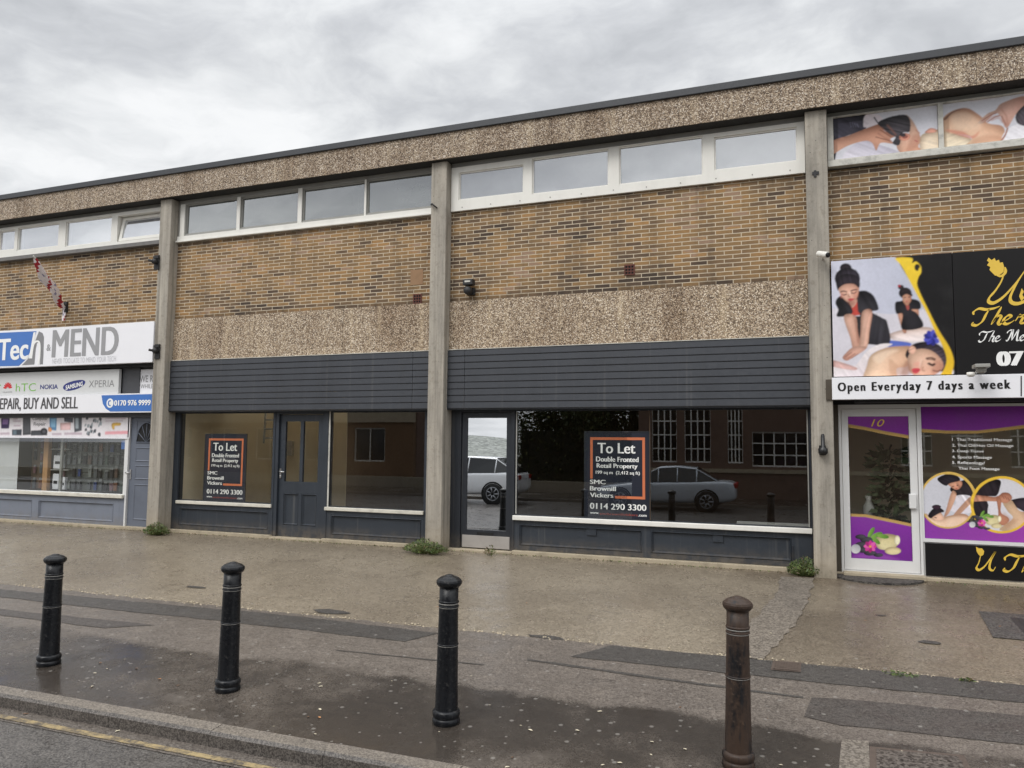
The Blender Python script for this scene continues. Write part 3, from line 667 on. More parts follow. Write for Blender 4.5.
# -- third bay
Bs('shopfront_post', M['slate_dark'], bld, (-5.095, -4.985, FY, 10.74, 0, 2.1), (-4.085, -4.062, FY-.01, 10.74, .05, 2.1), (-.03, -.012, FY, 10.74, .05, 2.1), bevel=.003)
MB().slab(-4.985, -4.085, .03, 2.1, [(-4.93, -4.12, .03, 2.05)], FY, FY+.1).build('door_frame', M['slate_dark'], bld, .004)
dg = MB().slab(-4.925, -4.125, .035, 2.045, [(-4.84, -4.205, .305, 1.965)], FY+.03, FY+.075).build('shop_door', M['slate_dark'], bld, .004)
ROT = math.radians(1.75)      # the glass line stands slightly askew to the kerb
glass(-4.84, -4.205, .305, 1.965, FY+.055, M['glass_door'], dg, ROT)
B('inner_blind', M['soffit'], dg, (-4.84, -4.205, FY+.2, FY+.21, .3, 1.97))
B('kick_plate', M['steel'], dg, (-4.90, -4.14, FY+.018, FY+.029, .045, .225), bevel=.002)
B('letter_flap', M['dark'], dg, (-4.66, -4.40, FY+.022, FY+.03, .236, .275))
wb = MB().slab(-4.062, -.03, .548, 2.10, [(-4.05, -2.083, .56, 2.06), (-2.075, -.045, .56, 2.06)], FY+.01, FY+.09).build('shop_window', M['slate_dark'], bld)
glass(-4.05, -2.083, .56, 2.06, FY+.05, M['glass'], wb, ROT); glass(-2.075, -.045, .56, 2.06, FY+.05, M['glass'], wb, ROT)
B('glass_joint', M['brownwall2'], wb, (-2.082, -2.076, FY+.006, FY+.012, .56, 2.06)); Bs('pale_bead', M['greyframe'], wb, (-4.046, -4.030, FY+.0, FY+.012, .57, 2.05), (-.062, -.048, FY, FY+.012, .56, 2.05))
B('ledge_board', M['greyframe'], wb, (-.95, -.05, FY+.10, FY+.2, .555, .585))
riser(-4.062, -.03, [(-3.98, -2.19, .12, .425), (-2.07, -.27, .12, .425)], M['slate'], M['slate']); sill(-4.075, -.02, M['white'], 10.55, .482)
Bs('riser_patch', M['slate'], bld, (-2.98, -2.84, FY+.012, FY+.03, .315, .42), (-1.25, -1.12, FY+.012, FY+.03, .315, .42))
B('riser_post', M['slate_dark'], bld, (-.265, -.245, FY-.012, FY+.01, .03, .32))
# plinths (each bay steps a little)
for (a, b, t, y) in [(-15.9, -10.77, .045, 10.50), (-10.51, -8.335, .05, 10.53), (-8.335, -7.335, .03, 10.50), (-7.335, -5.36, .05, 10.53), (-5.10, -4.07, .028, 10.50), (-4.07, -.01, .05, 10.52), (.25, 5.34, .035, 10.53)]:
    k = MB(); k.box(a, b, y, 10.75, -.12, t); k.build('plinth', M['plinth'], bld, .008)
# -- first bay: the phone shop
B('shopfront_panel', M['greybox'], bld, (-11.70, -11.30, 10.52, 10.7, 2.40, 2.93), (-15.9, -10.78, 10.56, 10.72, 2.0, 3.6))
Bs('shopfront_post', M['alu'], bld, (-11.60, -11.565, FY-.01, 10.72, .04, 2.06), bevel=.003)
Bs('shopfront_post', M['bluegrey'], bld, (-11.72, -11.60, FY, 10.72, .04, .6), bevel=.003)
wp = MB().slab(-15.9, -11.60, .60, 2.06, [(-15.86, -11.66, .61, 1.64)], FY+.0, FY+.05).build('shop_window', M['alu'], bld)
glass(-15.86, -11.66, .61, 1.64, FY+.03, M['glass'], wp)
k = MB(); k.box(-15.9, -11.62, 10.545, 10.68, .535, .60); k.build('shop_sill', M['sill'], bld, .008)
riser(-15.9, -11.72, [(-15.8, -13.95, .10, .44), (-13.78, -11.86, .10, .44)], M['bluegrey'], M['bluegrey'], .045, .523)
d1 = MB().slab(-11.56, -10.775, .03, 2.06, [(-11.42, -10.95, 1.52, 1.93)], FY+.03, FY+.08).build('shop_door', M['greydoor'], bld, .004)
for c, d in ((.16, .80), (.88, 1.14), (1.20, 1.46)): k = MB(); raised(k, -11.42, -10.95, c, d, FY+.024, .03, .004); k.build('door_panel', M['greydoor'], d1)
k = MB(); c = (-11.185, 1.55)
arc = [(c[0]+.235*math.cos(t), c[1]+.36*math.sin(t)) for t in np.linspace(0, math.pi, 14)]
k.mat(0).face([(x, FY+.033, z) for x, z in arc])
k.mat(1)
for t in np.linspace(0, math.pi, 7)[1:-1]: k.tube([(c[0], FY+.03, c[1]), (c[0]+.235*math.cos(t), FY+.03, c[1]+.36*math.sin(t))], .007, 5)
k.tube([(x, FY+.028, z) for x, z in arc+arc[:1]], .012, 6)
k.build('fan_light', [M['dark'], M['bluegreyd']], d1)
k = MB(); k.slab(-11.43, -10.94, 1.51, 1.94, [], FY+.036, FY+.05); k.build('door_head', M['greydoor'], d1)
k = MB(); k.box(-11.535, -11.50, FY+.018, FY+.03, .88, 1.06); k.tube([(-11.517, FY+.02, 1.0), (-11.517, FY-.02, 1.0), (-11.60, FY-.02, 1.0)], .012); k.build('handle', M['chrome'], d1)
# -- fourth bay: the therapy shop
Bs('shopfront_post', M['brownwall'], bld, (.252, .312, FY-.02, 10.74, -.02, 2.12), bevel=.003)
B('shopfront_head', M['dark'], bld, (.252, 5.34, 10.56, 10.74, 2.11, 3.5))
MB().slab(.314, 1.222, .02, 2.11, [(.345, 1.195, .06, 2.06)], FY-.01, FY+.09).build('door_frame', M['alu'], bld, .004)
d4 = MB().slab(.35, 1.19, .065, 2.055, [(.425, 1.108, .205, 1.965)], FY+.005, FY+.055).build('shop_door', M['alu'], bld, .004)
glass(.425, 1.108, .205, 1.965, FY+.03, M['glass'], d4)
k = MB(); k.box(1.085, 1.165, FY-.035, FY+.004, .84, 1.02); k.build('handle', M['alu'], d4, .01)
w5 = MB().slab(1.222, 5.34, .45, 2.11, [(1.245, 3.25, .49, 2.08), (3.31, 5.3, .49, 2.08)], FY, FY+.06).build('shop_window', M['alu'], bld, .003)
glass(1.245, 3.25, .49, 2.08, FY+.03, M['glass'], w5); glass(3.31, 5.3, .49, 2.08, FY+.03, M['glass'], w5)
B('stall_riser', M['alu'], bld, (1.222, 5.34, FY+.02, FY+.1, .03, .45))

# ---- odds and ends inside the empty shop on the second bay
k = MB()
for x in (-9.62, -9.30): k.tube([(x, 11.9, 1.55), (x+.04, 11.9, 2.45)], .02, 6)
for i in range(5): k.tube([(-9.62+.02, 11.88, 1.65+i*.17), (-9.28, 11.9, 1.65+i*.17)], .014, 6)
tag(k.build('loft_ladder', M['white']), 'short white loft ladder hanging behind the window of the empty shop', 'ladder')
t = thing('shelf_counter', 'low dim wooden counter standing at the back of the brown empty shop room', 'counter', (-6.3, 13.6, .02))
B('counter_top', M['cream'], t, (-6.95, -5.7, 13.3, 13.9, .92, .98)); B('counter_body', M['brownwall2'], t, (-6.9, -5.75, 13.35, 13.85, .021, .92))
k = MB(); k.box(-10.2, -9.9, 13.12, 13.19, 1.3, 1.6); tag(k.build('fuse_box', M['oldwhite']), 'small pale fuse box on the cream back wall inside the empty shop', 'fuse box')
# ================================================================== signs
def mflat(name, rgb, r=.4): return flat(name, rgb, r)
INK = {n: mflat('print '+n, c) for n, c in dict(white=(238, 238, 236), grey=(128, 128, 130), midgrey=(150, 150, 152), black=(24, 23, 24), blue=(62, 112, 186), navy=(38, 48, 120),
       red=(206, 38, 44), green=(120, 186, 70), gold=(222, 186, 72), orange=(204, 116, 78), dark=(30, 34, 48), yellow=(236, 200, 60), rust=(150, 70, 62)).items()}
M['panelwhite'] = painted('sign panel white', (232, 232, 236), .35, .05, 3); M['panelgrey'] = painted('sign panel light', (206, 207, 207), .4, .12, 3)
M['panelblack'] = flat('sign panel black', (25, 24, 25), .4); M['panelblack'].node_tree.nodes['Principled BSDF'].inputs['Specular IOR Level'].default_value = .25
def zz(ox, oy, sc, Y): return lambda x, y: at(ox+x/sc, oy+y/sc, Y)

# --- "Tech & MEND" fascia sign
Y = 10.29; s1 = thing('shop_sign', 'long white fascia sign with a blue and grey emblem above the phone shop', 'sign', (-13.3, Y+.06, 2.95))
k = MB(); k.box(-15.88, -10.775, Y, Y+.09, 2.955, 3.68); k.build('sign_panel', M['panelwhite'], s1, .006)
B('sign_underside', M['dark'], s1, (-15.88, -10.775, Y+.091, 10.56, 2.90, 3.66))
q = zz(0, 315, 7.3154, Y)
def shp(k, pts, y, P=q, smooth=False):
    c = [P(*p) for p in pts]; c = [tuple(v) for v in spline(c)] if smooth else c
    a = sum(c[i][0]*c[(i+1) % len(c)][1]-c[(i+1) % len(c)][0]*c[i][1] for i in range(len(c)))
    if a < 0: c = c[::-1]
    k.face([(x, y, z) for x, z in c])
k = MB(); shp(k, [(-40, 132), (268, 118), (252, 170), (240, 215), (222, 270), (190, 325), (140, 372), (-40, 376)], Y-.002); k.build('emblem', INK['blue'], s1)
k = MB(); shp(k, [(285, 120), (312, 132), (322, 160), (318, 300), (314, 360), (292, 362), (297, 300), (296, 225), (286, 205), (272, 205), (262, 250), (252, 362), (160, 368), (205, 322), (240, 262), (262, 180)], Y-.002); k.build('emblem', INK['grey'], s1)
k = MB()
def heavy(k, body, x0, x1, z0, z1, y, d, **kw):      # a heavier weight: three passes a hair apart, each slightly in front of the last
    for i, s in enumerate((-1, 0, 1)): write(k, body, x0+d*(1+s)-d, x1+d*(s-1)+d, z0, z1, y-.0006*i, **kw)
def wr_(k, body, a, b, y, P=q, d=0, **kw):
    (x0, z1), (x1, z0) = P(*a), P(*b)
    if d: heavy(k, body, x0+d, x1-d, z0, z1, y, d, **kw)
    else: write(k, body, x0, x1, z0, z1, y, **kw)
wr_(k, 'Tec', (-8, 178), (205, 325), Y-.004, bold=.012, d=.01)
k.face([(x, Y-.004, z) for x, z in [q(212, 318), q(236, 318), q(262, 124), q(246, 128)]])
stroke(k, [q(232, 300), q(244, 225), q(262, 196), q(284, 196), q(292, 225), q(290, 300), q(280, 360)], Y-.0045, .045, 0, .8, taper=False)
k.build('lettering', INK['white'], s1)
k = MB(); wr_(k, '&', (343, 215), (372, 262), Y-.003, bold=.02); wr_(k, 'MEND', (388, 112), (864, 288), Y-.003, bold=.0, d=.02); k.build('lettering', INK['midgrey'], s1)
k = MB(); wr_(k, 'NEVER TOO LATE TO MEND YOUR TECH', (385, 320), (848, 338), Y-.003, bold=.0); k.build('lettering', mflat('print pale grey', (198, 198, 202)), s1)

# --- brand strip
Y = 10.45; s2 = thing('brand_sign', 'light grey strip sign with a row of phone maker logos under the white sign', 'sign', (-13.5, Y+.05, 2.43))
k = MB(); k.box(-15.88, -11.72, Y, Y+.06, 2.425, 2.875); k.build('sign_panel', M['panelgrey'], s2, .004)
q = zz(0, 315, 7.3154, Y)
k = MB(); cx, cz = q(57, 538)
for i in range(8):
    a = math.radians(12+i*22.3); L = .125; w = .030
    c, sn = math.cos(a), math.sin(a); P2 = [(0.02, 0), (.06, w*.45), (.1, w*.62), (L, .008), (L, -.004), (.1, -w*.5), (.05, -w*.35)]
    pts2 = [(cx+px*c-pz*sn, cz+px*sn+pz*c) for px, pz in P2]; k.face([(x, Y-.002-.0003*i, z) for x, z in pts2])
k.build('logo', INK['red'], s2)
k = MB(); wr_(k, 'HUAWEI', (22, 560), (88, 568), Y-.003, q); k.build('lettering', INK['grey'], s2)
k = MB(); wr_(k, 'hTC', (118, 502), (262, 556), Y-.003, q, bold=-.008); k.face([(x, Y-.003, z) for x, z in [q(-6, 510), q(6, 510), q(6, 518), q(-6, 518)]]); k.build('lettering', INK['green'], s2)
k = MB(); wr_(k, 'NOKIA', (296, 510), (424, 540), Y-.003, q, bold=.02); k.build('lettering', INK['navy'], s2)
k = MB(); shp(k, [(462, 535), (480, 505), (540, 482), (600, 475), (624, 488), (610, 515), (560, 542), (495, 555)], Y-.002, q, True); k.build('logo', INK['navy'], s2)
k = MB()
(xa, za), (xb, zb) = q(482, 524), q(606, 510)
vs, fs = text_verts('SAMSUNG', 0, 1, 0, 1, 0, bold=.03); k.addm([(xa+(xb-xa)*v[0], Y-.004, (za+zb)/2+(v[0]-.5)*.07+(v[2]-.5)*.085) for v in vs], [f[::-1] if (Vector(vs[f[1]])-Vector(vs[f[0]])).cross(Vector(vs[f[2]])-Vector(vs[f[1]])).y > 0 else f for f in fs]); k.build('lettering', INK['white'], s2)
k = MB(); wr_(k, 'XPERIA', (652, 480), (836, 525), Y-.003, q, bold=-.01); k.build('lettering', INK['grey'], s2)

# --- repair strip with the blue telephone end
Y = 10.40; s3 = thing('repair_sign', 'white strip sign reading REPAIR, BUY AND SELL with a blue phone number end', 'sign', (-13.3, Y+.05, 2.08))
k = MB(); k.box(-15.88, -10.775, Y, Y+.12, 2.078, 2.42); k.build('sign_panel', M['panelwhite'], s3, .004)
q = zz(0, 310, 5.12, Y)
k = MB(); shp(k, [(520, 437), (800, 430), (800, 518), (565, 520), (542, 505), (527, 480)], Y-.002, q); k.build('phone_band', INK['blue'], s3)
k = MB(); wr_(k, 'REPAIR, BUY AND SELL', (-22, 452), (398, 514), Y-.003, q, bold=.0, d=.007); k.build('lettering', mflat('print charcoal', (70, 68, 70)), s3)
k = MB(); wr_(k, '0170 976 9999', (586, 462), (772, 488), Y-.004, q, bold=.01, d=.005)
c = q(564, 477); k.face([(c[0]+.085*math.cos(t), Y-.004, c[1]+.085*math.sin(t)) for t in np.linspace(0, 2*math.pi, 20, False)]); k.build('lettering', INK['white'], s3)
k = MB(); stroke(k, [(c[0]+.02, c[1]+.045), (c[0]-.03, c[1]+.03), (c[0]-.03, c[1]-.03), (c[0]+.02, c[1]-.045)], Y-.006, .026, 0, .7, taper=False); k.build('phone_icon', INK['blue'], s3)
# --- small sign in the door head
Y = 10.54; s4 = thing('door_sign', 'small white sign with two lines of grey capitals above the grey door', 'sign', (-11.1, Y+.03, 2.44))
q = zz(120, 360, 12.8, Y); x0 = q(225, 300)[0]; k = MB(); k.box(x0, -10.775, Y, Y+.03, 2.43, 2.86); k.build('sign_panel', M['panelwhite'], s4)
k = MB(); wr_(k, 'WE R', (255, 200), (425, 282), Y-.003, q, bold=.01); wr_(k, 'WHILE', (265, 312), (422, 362), Y-.003, q); k.build('lettering', INK['midgrey'], s4)

# --- poster strip along the top of the phone shop window
Y = 10.59; x1 = at(130, 425, Y)[0]
pc = Pic(-15.6, x1, 1.635, 2.05, .011, Y, 0, 408, 7.314, (232, 228, 232))
pc.poly([(8, 72), (72, 72), (66, 150), (8, 150)], (60, 48, 84), False); pc.poly([(20, 82), (62, 82), (56, 120), (18, 120)], (128, 100, 150), False)
pc.poly([(88, 158), (160, 155), (158, 200), (88, 200)], (66, 72, 80), False); pc.poly([(96, 165), (120, 163), (120, 195), (96, 195)], (104, 120, 130), False)
pc.poly([(168, 66), (222, 64), (226, 195), (166, 200)], (72, 74, 78), False); pc.poly([(176, 74), (216, 72), (218, 180), (176, 184)], (86, 88, 92), False)
pc.poly([(228, 165), (345, 160), (345, 200), (226, 202)], (58, 60, 64), False); pc.ell((322, 172), (26, 26), (40, 40, 44)); pc.ell((322, 172), (12, 12), (90, 90, 96))
pc.poly([(362, 66), (416, 64), (412, 165), (364, 160)], (96, 140, 176), False); pc.poly([(372, 78), (408, 76), (404, 140), (374, 140)], (140, 184, 214), False)
pc.poly([(356, 140), (378, 150), (374, 172), (354, 170)], (226, 160, 110)); pc.poly([(440, 110), (518, 106), (516, 160), (442, 162)], (232, 196, 196), False)
pc.poly([(468, 66), (536, 70), (534, 108), (470, 100)], (62, 64, 70), False); pc.poly([(540, 60), (600, 58), (598, 165), (544, 178)], (84, 88, 94), False); pc.poly([(552, 72), (574, 72), (574, 150), (552, 150)], (170, 180, 186), False)
for i in range(26):
    x, y = random.uniform(620, 740), random.uniform(64, 190); pc.poly([(x, y), (x+random.uniform(6, 16), y-random.uniform(0, 6)), (x+random.uniform(4, 14), y+random.uniform(14, 26)), (x-3, y+16)], (60, 64, 70) if random.random() < .65 else (150, 160, 166))
pc.poly([(820, 112), (880, 108), (878, 128), (840, 132), (838, 155), (822, 152)], (224, 184, 96)); pc.poly([(768, 172), (936, 166), (936, 190), (768, 194)], (232, 168, 176), False)
for a, b, c, d in ((95, 72, 130, 84), (95, 92, 150, 100), (100, 125, 150, 135), (770, 72, 920, 80), (770, 92, 900, 98), (0, 180, 70, 196), (380, 184, 450, 198), (470, 180, 600, 196)): pc.poly([(a, b), (c, b-2), (c, d), (a, d)], (196, 180, 190), False)
for i in range(9): pc.poly([(-220+i*24, 70+(i % 3)*30), (-204+i*24, 70+(i % 3)*30), (-206+i*24, 110+(i % 3)*26), (-220+i*24, 108+(i % 3)*26)], (90, 96, 110), False)
t = thing('window_poster', 'long printed poster strip of phones and gadgets across the phone shop window', 'poster', (-13.5, Y, 1.635)); pc.build('printed_face', Y, t)
k = MB()
q = zz(0, 408, 7.314, Y); wr_(k, 'Computer', (240, 66), (350, 96), Y-.004, q, bold=.01); wr_(k, 'Repair', (248, 104), (336, 136), Y-.004, q, bold=.01); k.build('lettering', INK['grey'], t)
k = MB(); k.box(-15.6, x1, Y-.008, Y+.004, 1.612, 1.634); k.build('poster_edge', M['panelwhite'], t)

# --- goods in the phone shop window
M['pegboard'] = painted('slat wall', (92, 96, 92), .6, .5, 3); M['pine'] = painted('pine board', (186, 142, 96), .6, .3, 9)
k = MB()
for i in range(12): k.slab(-13.62, -11.62, .6+i*.12, .712+i*.12, [], 11.02, 11.06)
tag(k.build('slat_wall', M['pegboard']), 'grey slatted display board behind the phone shop window', 'display board')
k = MB(); k.box(-14.06, -13.93, 10.86, 10.94, .02, 2.2); tag(k.build('pine_post', M['pine'], None, .004), 'bare pine upright standing in the phone shop window', 'post')
k = MB(); k.box(-13.40, -13.35, 10.70, 10.74, .55, 2.0); tag(k.build('showcase_post', M['greyframe']), 'slim grey showcase upright in the phone shop window', 'post')
k = MB(); k.face([(-15.8, 10.72, .6), (-14.56, 10.72, .6), (-14.56, 10.72, 1.66), (-15.8, 10.72, 1.66)]); tag(k.build('roller_blind', M['panelgrey']), 'pale roller blind drawn down at the phone shop window', 'blind')
k = MB(); k.slab(-14.55, -14.05, .6, 2.2, [], 11.0, 11.05); tag(k.build('display_back', M['brownwall2']), 'brown display board between the blind and the pine upright', 'display board')
CASEC = dict(black=(20, 20, 24), blue=(34, 60, 116), brown=(84, 62, 48), grey=(84, 88, 90), green=(56, 74, 60), pink=(116, 84, 90), clear=(124, 128, 124), purple=(52, 42, 76), orange=(120, 78, 50))
proto = {}; M['soffitgrey'] = painted('card tag', (120, 122, 120), .6, .2)
def phone_case(col):
    if col not in proto:
        m = painted('case '+col, CASEC[col], .35, .2, 30); k = MB()
        k.box(-.052, .052, -.012, .012, 0, .175); k.mat(1).box(-.008, .008, -.02, -.0125, .12, .165); k.mat(2).slab(-.05, .05, .18, .222, [(-.012, .012, .198, .208)], -.004, .004, True)
        o = k.build('phone_case', [m, M['black'], M['soffitgrey']], None, .004); proto[col] = o; return o
    o = proto[col].copy(); COL.objects.link(o); return o
rows = [(1.36, 15), (1.12, 15), (.87, 15), (.63, 15)]
for ri, (z, n) in enumerate(rows):
    for i in range(n):
        if random.random() < .13: continue
        c = random.choice(['black', 'black', 'blue', 'grey', 'brown', 'grey', 'clear', 'green', 'purple', 'blue', 'brown', 'black', 'grey', 'black', 'orange', 'pink'])
        o = phone_case(c); o.location = (-13.78+i*.139+random.uniform(-.02, .02), 10.985, z+random.uniform(-.01, .01)); o.scale = (random.uniform(.6, .9), 1, random.uniform(.7, 1.02))
        tag(o, f'{c} phone case in clear packing hung on the grey slatted board', 'phone case', 'phone cases hung on the slatted board')
for i, z in enumerate((.62, .92, 1.18, 1.42)):
    for x in (-14.42, -14.24):
        c = random.choice(['black', 'orange', 'pink', 'grey']); o = phone_case(c); o.location = (x, 10.97, z); tag(o, f'{c} phone case hung on the brown board beside the pine upright', 'phone case', 'phone cases hung on the brown board')
for i, (x, z, w, h, l) in enumerate([(-13.74, 1.02, .24, .26, 'white boxed phone accessory sitting halfway up beside the pine upright'), (-13.78, .62, .16, .3, 'tall white carton at the foot of the pine upright'), (-13.58, .62, .11, .24, 'short white carton beside the slim grey showcase upright')]):
    k = MB(); k.box(x-w/2, x+w/2, 10.93, 10.99, z, z+h); k.mat(1).slab(x-w*.32, x+w*.32, z+h*.35, z+h*.55, [], 10.927, 10.929); tag(k.build('carton', [M['panelwhite'], M['dark']], None, .003), l, 'carton')
for j, z in enumerate((1.01, 1.41)):
    k = MB(); k.box(-13.9, -13.42, 10.90, 11.02, z-.02, z); tag(k.build('glass_shelf', M['greyframe']), ['lower', 'upper'][j]+' short shelf between the pine upright and the showcase upright', 'shelf')
k = MB(); k.slab(-11.80, -11.665, 1.42, 1.58, [], 10.648, 10.652); tag(k.build('sticker', INK['blue']), 'small blue sticker inside the top corner of the phone shop window', 'sticker')

# --- to let boards
def to_let(x0, x1, z0, z1, label):
    Y = 10.672; t = thing('to_let_board', label, 'sign board', ((x0+x1)/2, Y, z0)); W, H = x1-x0, z1-z0
    X = lambda u: x0+u*W
    Z = lambda v: z1-v*H
    k = MB(); k.box(x0, x1, Y, Y+.012, z0, z1); k.build('board', INK['dark'], t)
    k = MB(); k.slab(x0-.012, x1+.012, z0-.01, z1+.012, [(x0+.004, x1-.004, z0, z1-.004)], Y-.004, Y+.014); k.build('board_edge', M['slate_dark'], t)
    k = MB(); a, b, c, d = .085, .935, .062, .775; w = .04; hw = w*W/H
    k.face([(X(a), Y-.002, Z(c+hw)), (X(b), Y-.002, Z(c+hw)), (X(b), Y-.002, Z(c)), (X(a), Y-.002, Z(c))]); k.face([(X(b-w), Y-.002, Z(d)), (X(b), Y-.002, Z(d)), (X(b), Y-.002, Z(c+hw)), (X(b-w), Y-.002, Z(c+hw))])
    k.face([(X(a), Y-.002, Z(.55)), (X(a+w), Y-.002, Z(.55)), (X(a+w), Y-.002, Z(c+hw)), (X(a), Y-.002, Z(c+hw))]); k.face([(X(.475), Y-.002, Z(d)), (X(b-w), Y-.002, Z(d)), (X(b-w), Y-.002, Z(d-hw)), (X(.475), Y-.002, Z(d-hw))])
    k.build('orange_border', INK['orange'], t)
    k = MB()
    for s, u0, u1, v0, v1, bd in [('To Let', .205, .785, .128, .25, .03), ('Double Fronted', .18, .835, .29, .348, .02), ('Retail Property', .19, .82, .37, .437, .02), ('199 sq m  (2,412 sq ft)', .175, .855, .455, .505, .012),
                              ('SMC', .085, .325, .563, .613, .02), ('Brownill', .085, .485, .638, .69, .02), ('Vickers', .085, .445, .715, .768, .02), ('0114 290 3300', .085, .95, .835, .905, .02), ('www.', .085, .225, .944, .962, .01), ('.com', .83, .955, .95, .972, .01)]:
        heavy(k, s, X(u0), X(u1), Z(v1), Z(v0), Y-.003, .005 if bd > .025 else (.0035 if bd > .015 else .002), bold=0)
    k.build('lettering', INK['white'], t)
    k = MB(); write(k, 'smcbrownillvickers', X(.235), X(.82), Z(.970), Z(.944), Y-.003, bold=.01); k.build('lettering', INK['rust'], t)
to_let(-9.87, -8.99, .57, 1.70, 'black and orange To Let board in the cream lit window beside the panelled door')
to_let(-3.02, -2.10, .565, 1.76, 'black and orange To Let board in the wide dark window beside the glass door')

# --- therapy sign
Y = 10.29; t = thing('therapy_sign', 'large black and gold therapy sign with a massage photograph above the purple shopfront', 'sign', (2.6, Y+.05, 2.43))
xj = at(953.5, 300, Y)[0]
k = MB(); k.box(.262, xj-.003, Y, Y+.07, 2.44, 3.89); k.build('picture_panel', M['panelblack'], t); k = MB(); k.box(xj+.003, 5.34, Y, Y+.07, 2.44, 3.89); k.build('black_panel', M['panelblack'], t, .003)
B('sign_backing', M['dark'], t, (.27, 5.33, Y+.071, 10.5, 2.4, 3.88))
pc = Pic(.264, xj-.004, 2.442, 3.888, .0085, Y, 815, 240, 4.656, (27, 26, 27))
pc.poly([(40, 60), (375, 80), (440, 190), (520, 340), (600, 510), (610, 570), (575, 650), (40, 660)], (206, 207, 222), False, rgb2=(186, 190, 206), ang=0)
pc.poly([(40, 345), (200, 330), (350, 345), (480, 330), (520, 340), (600, 520), (600, 650), (40, 650)], (214, 210, 218), True)
pc.poly([(345, 440), (440, 412), (535, 408), (578, 450), (500, 472), (390, 474)], (224, 200, 190), rgb2=(236, 226, 226), ang=90)
pc.poly([(330, 468), (440, 478), (430, 498), (330, 496)], (92, 110, 190))
# woman behind
pc.ell((400, 220), (14, 11), (40, 30, 34)); pc.ell((392, 214), (7, 6), (170, 40, 50)); pc.ell((420, 247), (30, 26), (38, 30, 32))
pc.poly([(385, 340), (408, 340), (422, 395), (426, 430), (412, 432), (398, 396)], (206, 158, 134), rgb2=(176, 126, 104), ang=0); pc.poly([(448, 320), (482, 320), (478, 400), (456, 412), (448, 390)], (210, 162, 138), rgb2=(180, 130, 108), ang=0)
pc.poly([(374, 292), (402, 284), (445, 274), (486, 286), (490, 320), (448, 324), (478, 345), (502, 404), (406, 416), (408, 345), (378, 342)], (34, 32, 36)); pc.ell((428, 270), (22, 29), (204, 156, 132), 0, rgb2=(172, 122, 100), ang=0); pc.poly([(400, 250), (425, 240), (450, 250), (452, 262), (425, 252), (404, 262)], (34, 28, 30))
pc.poly([(422, 300), (436, 300), (438, 322), (430, 326)], (168, 84, 78)); pc.poly([(414, 292), (440, 292), (432, 304), (424, 304)], (176, 128, 106)); pc.line([(415, 268), (424, 267)], 4, (60, 40, 36)); pc.line([(434, 266), (444, 265)], 4, (60, 40, 36)); pc.line([(422, 286), (434, 285)], 4, (170, 80, 78))
# woman in front
pc.ell((143, 130), (27, 21), (34, 28, 34)); pc.ell((151, 180), (59, 51), (36, 31, 38), rgb2=(58, 54, 64), ang=60)
pc.poly([(190, 355), (222, 355), (214, 480), (196, 470)], (26, 25, 28), False)
pc.poly([(95, 290), (122, 258), (205, 238), (240, 238), (274, 262), (296, 322), (262, 334), (312, 362), (336, 384), (346, 482), (252, 486), (216, 478), (214, 400), (206, 350), (106, 358), (108, 325)], (32, 31, 35), rgb2=(48, 46, 52), ang=30)
pc.poly([(108, 215), (112, 240), (128, 268), (150, 288), (178, 290), (198, 262), (206, 222), (195, 204), (150, 200)], (232, 188, 168), rgb2=(206, 154, 134), ang=0)
pc.poly([(98, 190), (130, 160), (190, 165), (208, 200), (204, 222), (180, 205), (140, 206), (112, 224), (106, 236)], (36, 31, 38))
pc.poly([(158, 280), (194, 274), (192, 312), (180, 330), (168, 310)], (208, 158, 138)); pc.poly([(164, 300), (174, 316), (190, 300), (196, 290), (200, 330), (210, 346), (190, 352), (170, 348), (176, 332)], (204, 76, 64)); pc.line([(122, 252), (134, 256), (148, 252)], 5, (70, 44, 42)); pc.line([(168, 246), (182, 248), (194, 240)], 5, (70, 44, 42)); pc.poly([(152, 276), (168, 272), (184, 274), (168, 284)], (196, 70, 78)); pc.line([(158, 250), (156, 262), (164, 264)], 4, (196, 142, 124))
pc.poly([(134, 356), (188, 354), (200, 430), (212, 500), (180, 515), (164, 455)], (228, 186, 166), rgb2=(196, 146, 126), ang=0); pc.poly([(220, 336), (266, 330), (254, 425), (242, 500), (206, 506), (212, 430)], (232, 192, 172), rgb2=(198, 150, 130), ang=0)
pc.poly([(128, 548), (150, 520), (176, 500), (214, 494), (242, 500), (218, 522), (186, 540), (150, 562)], (228, 184, 166), rgb2=(204, 150, 132), ang=90)
for a, b in (((140, 545), (172, 522)), ((152, 553), (188, 528)), ((168, 552), (202, 530))): pc.line([a, b], 3, (178, 122, 106))
hairw = [(95, 200), (92, 160), (120, 130), (175, 130), (208, 165), (208, 205), (180, 200), (140, 202), (112, 220)]
pc.strands(hairw, .5, 75, 8); pc.strands([(95, 290), (122, 258), (205, 238), (274, 262), (296, 322), (262, 334), (206, 350), (106, 358)], .28, 62, 5); pc.strands([(262, 334), (312, 362), (336, 384), (346, 482), (252, 486), (216, 478)], .30, 100, 5)
for a in (((118, 243), (133, 238), (149, 243)), ((166, 238), (181, 233), (197, 231))): pc.line(a, 5, (62, 44, 42))
pc.poly([(150, 284), (184, 282), (186, 300), (166, 304)], (150, 98, 84), blur=3, op=.55); pc.ell((190, 258), (10, 16), (196, 128, 112), blur=3, op=.5); pc.ell((124, 258), (8, 12), (226, 150, 136), blur=3, op=.45); pc.line([(160, 240), (162, 256)], 6, (248, 220, 204), blur=1, op=.6)
pc.line([(186, 370), (196, 430), (202, 480)], 7, (150, 100, 84), blur=2, op=.6); pc.line([(222, 345), (216, 420), (210, 490)], 6, (150, 100, 84), blur=2, op=.5)
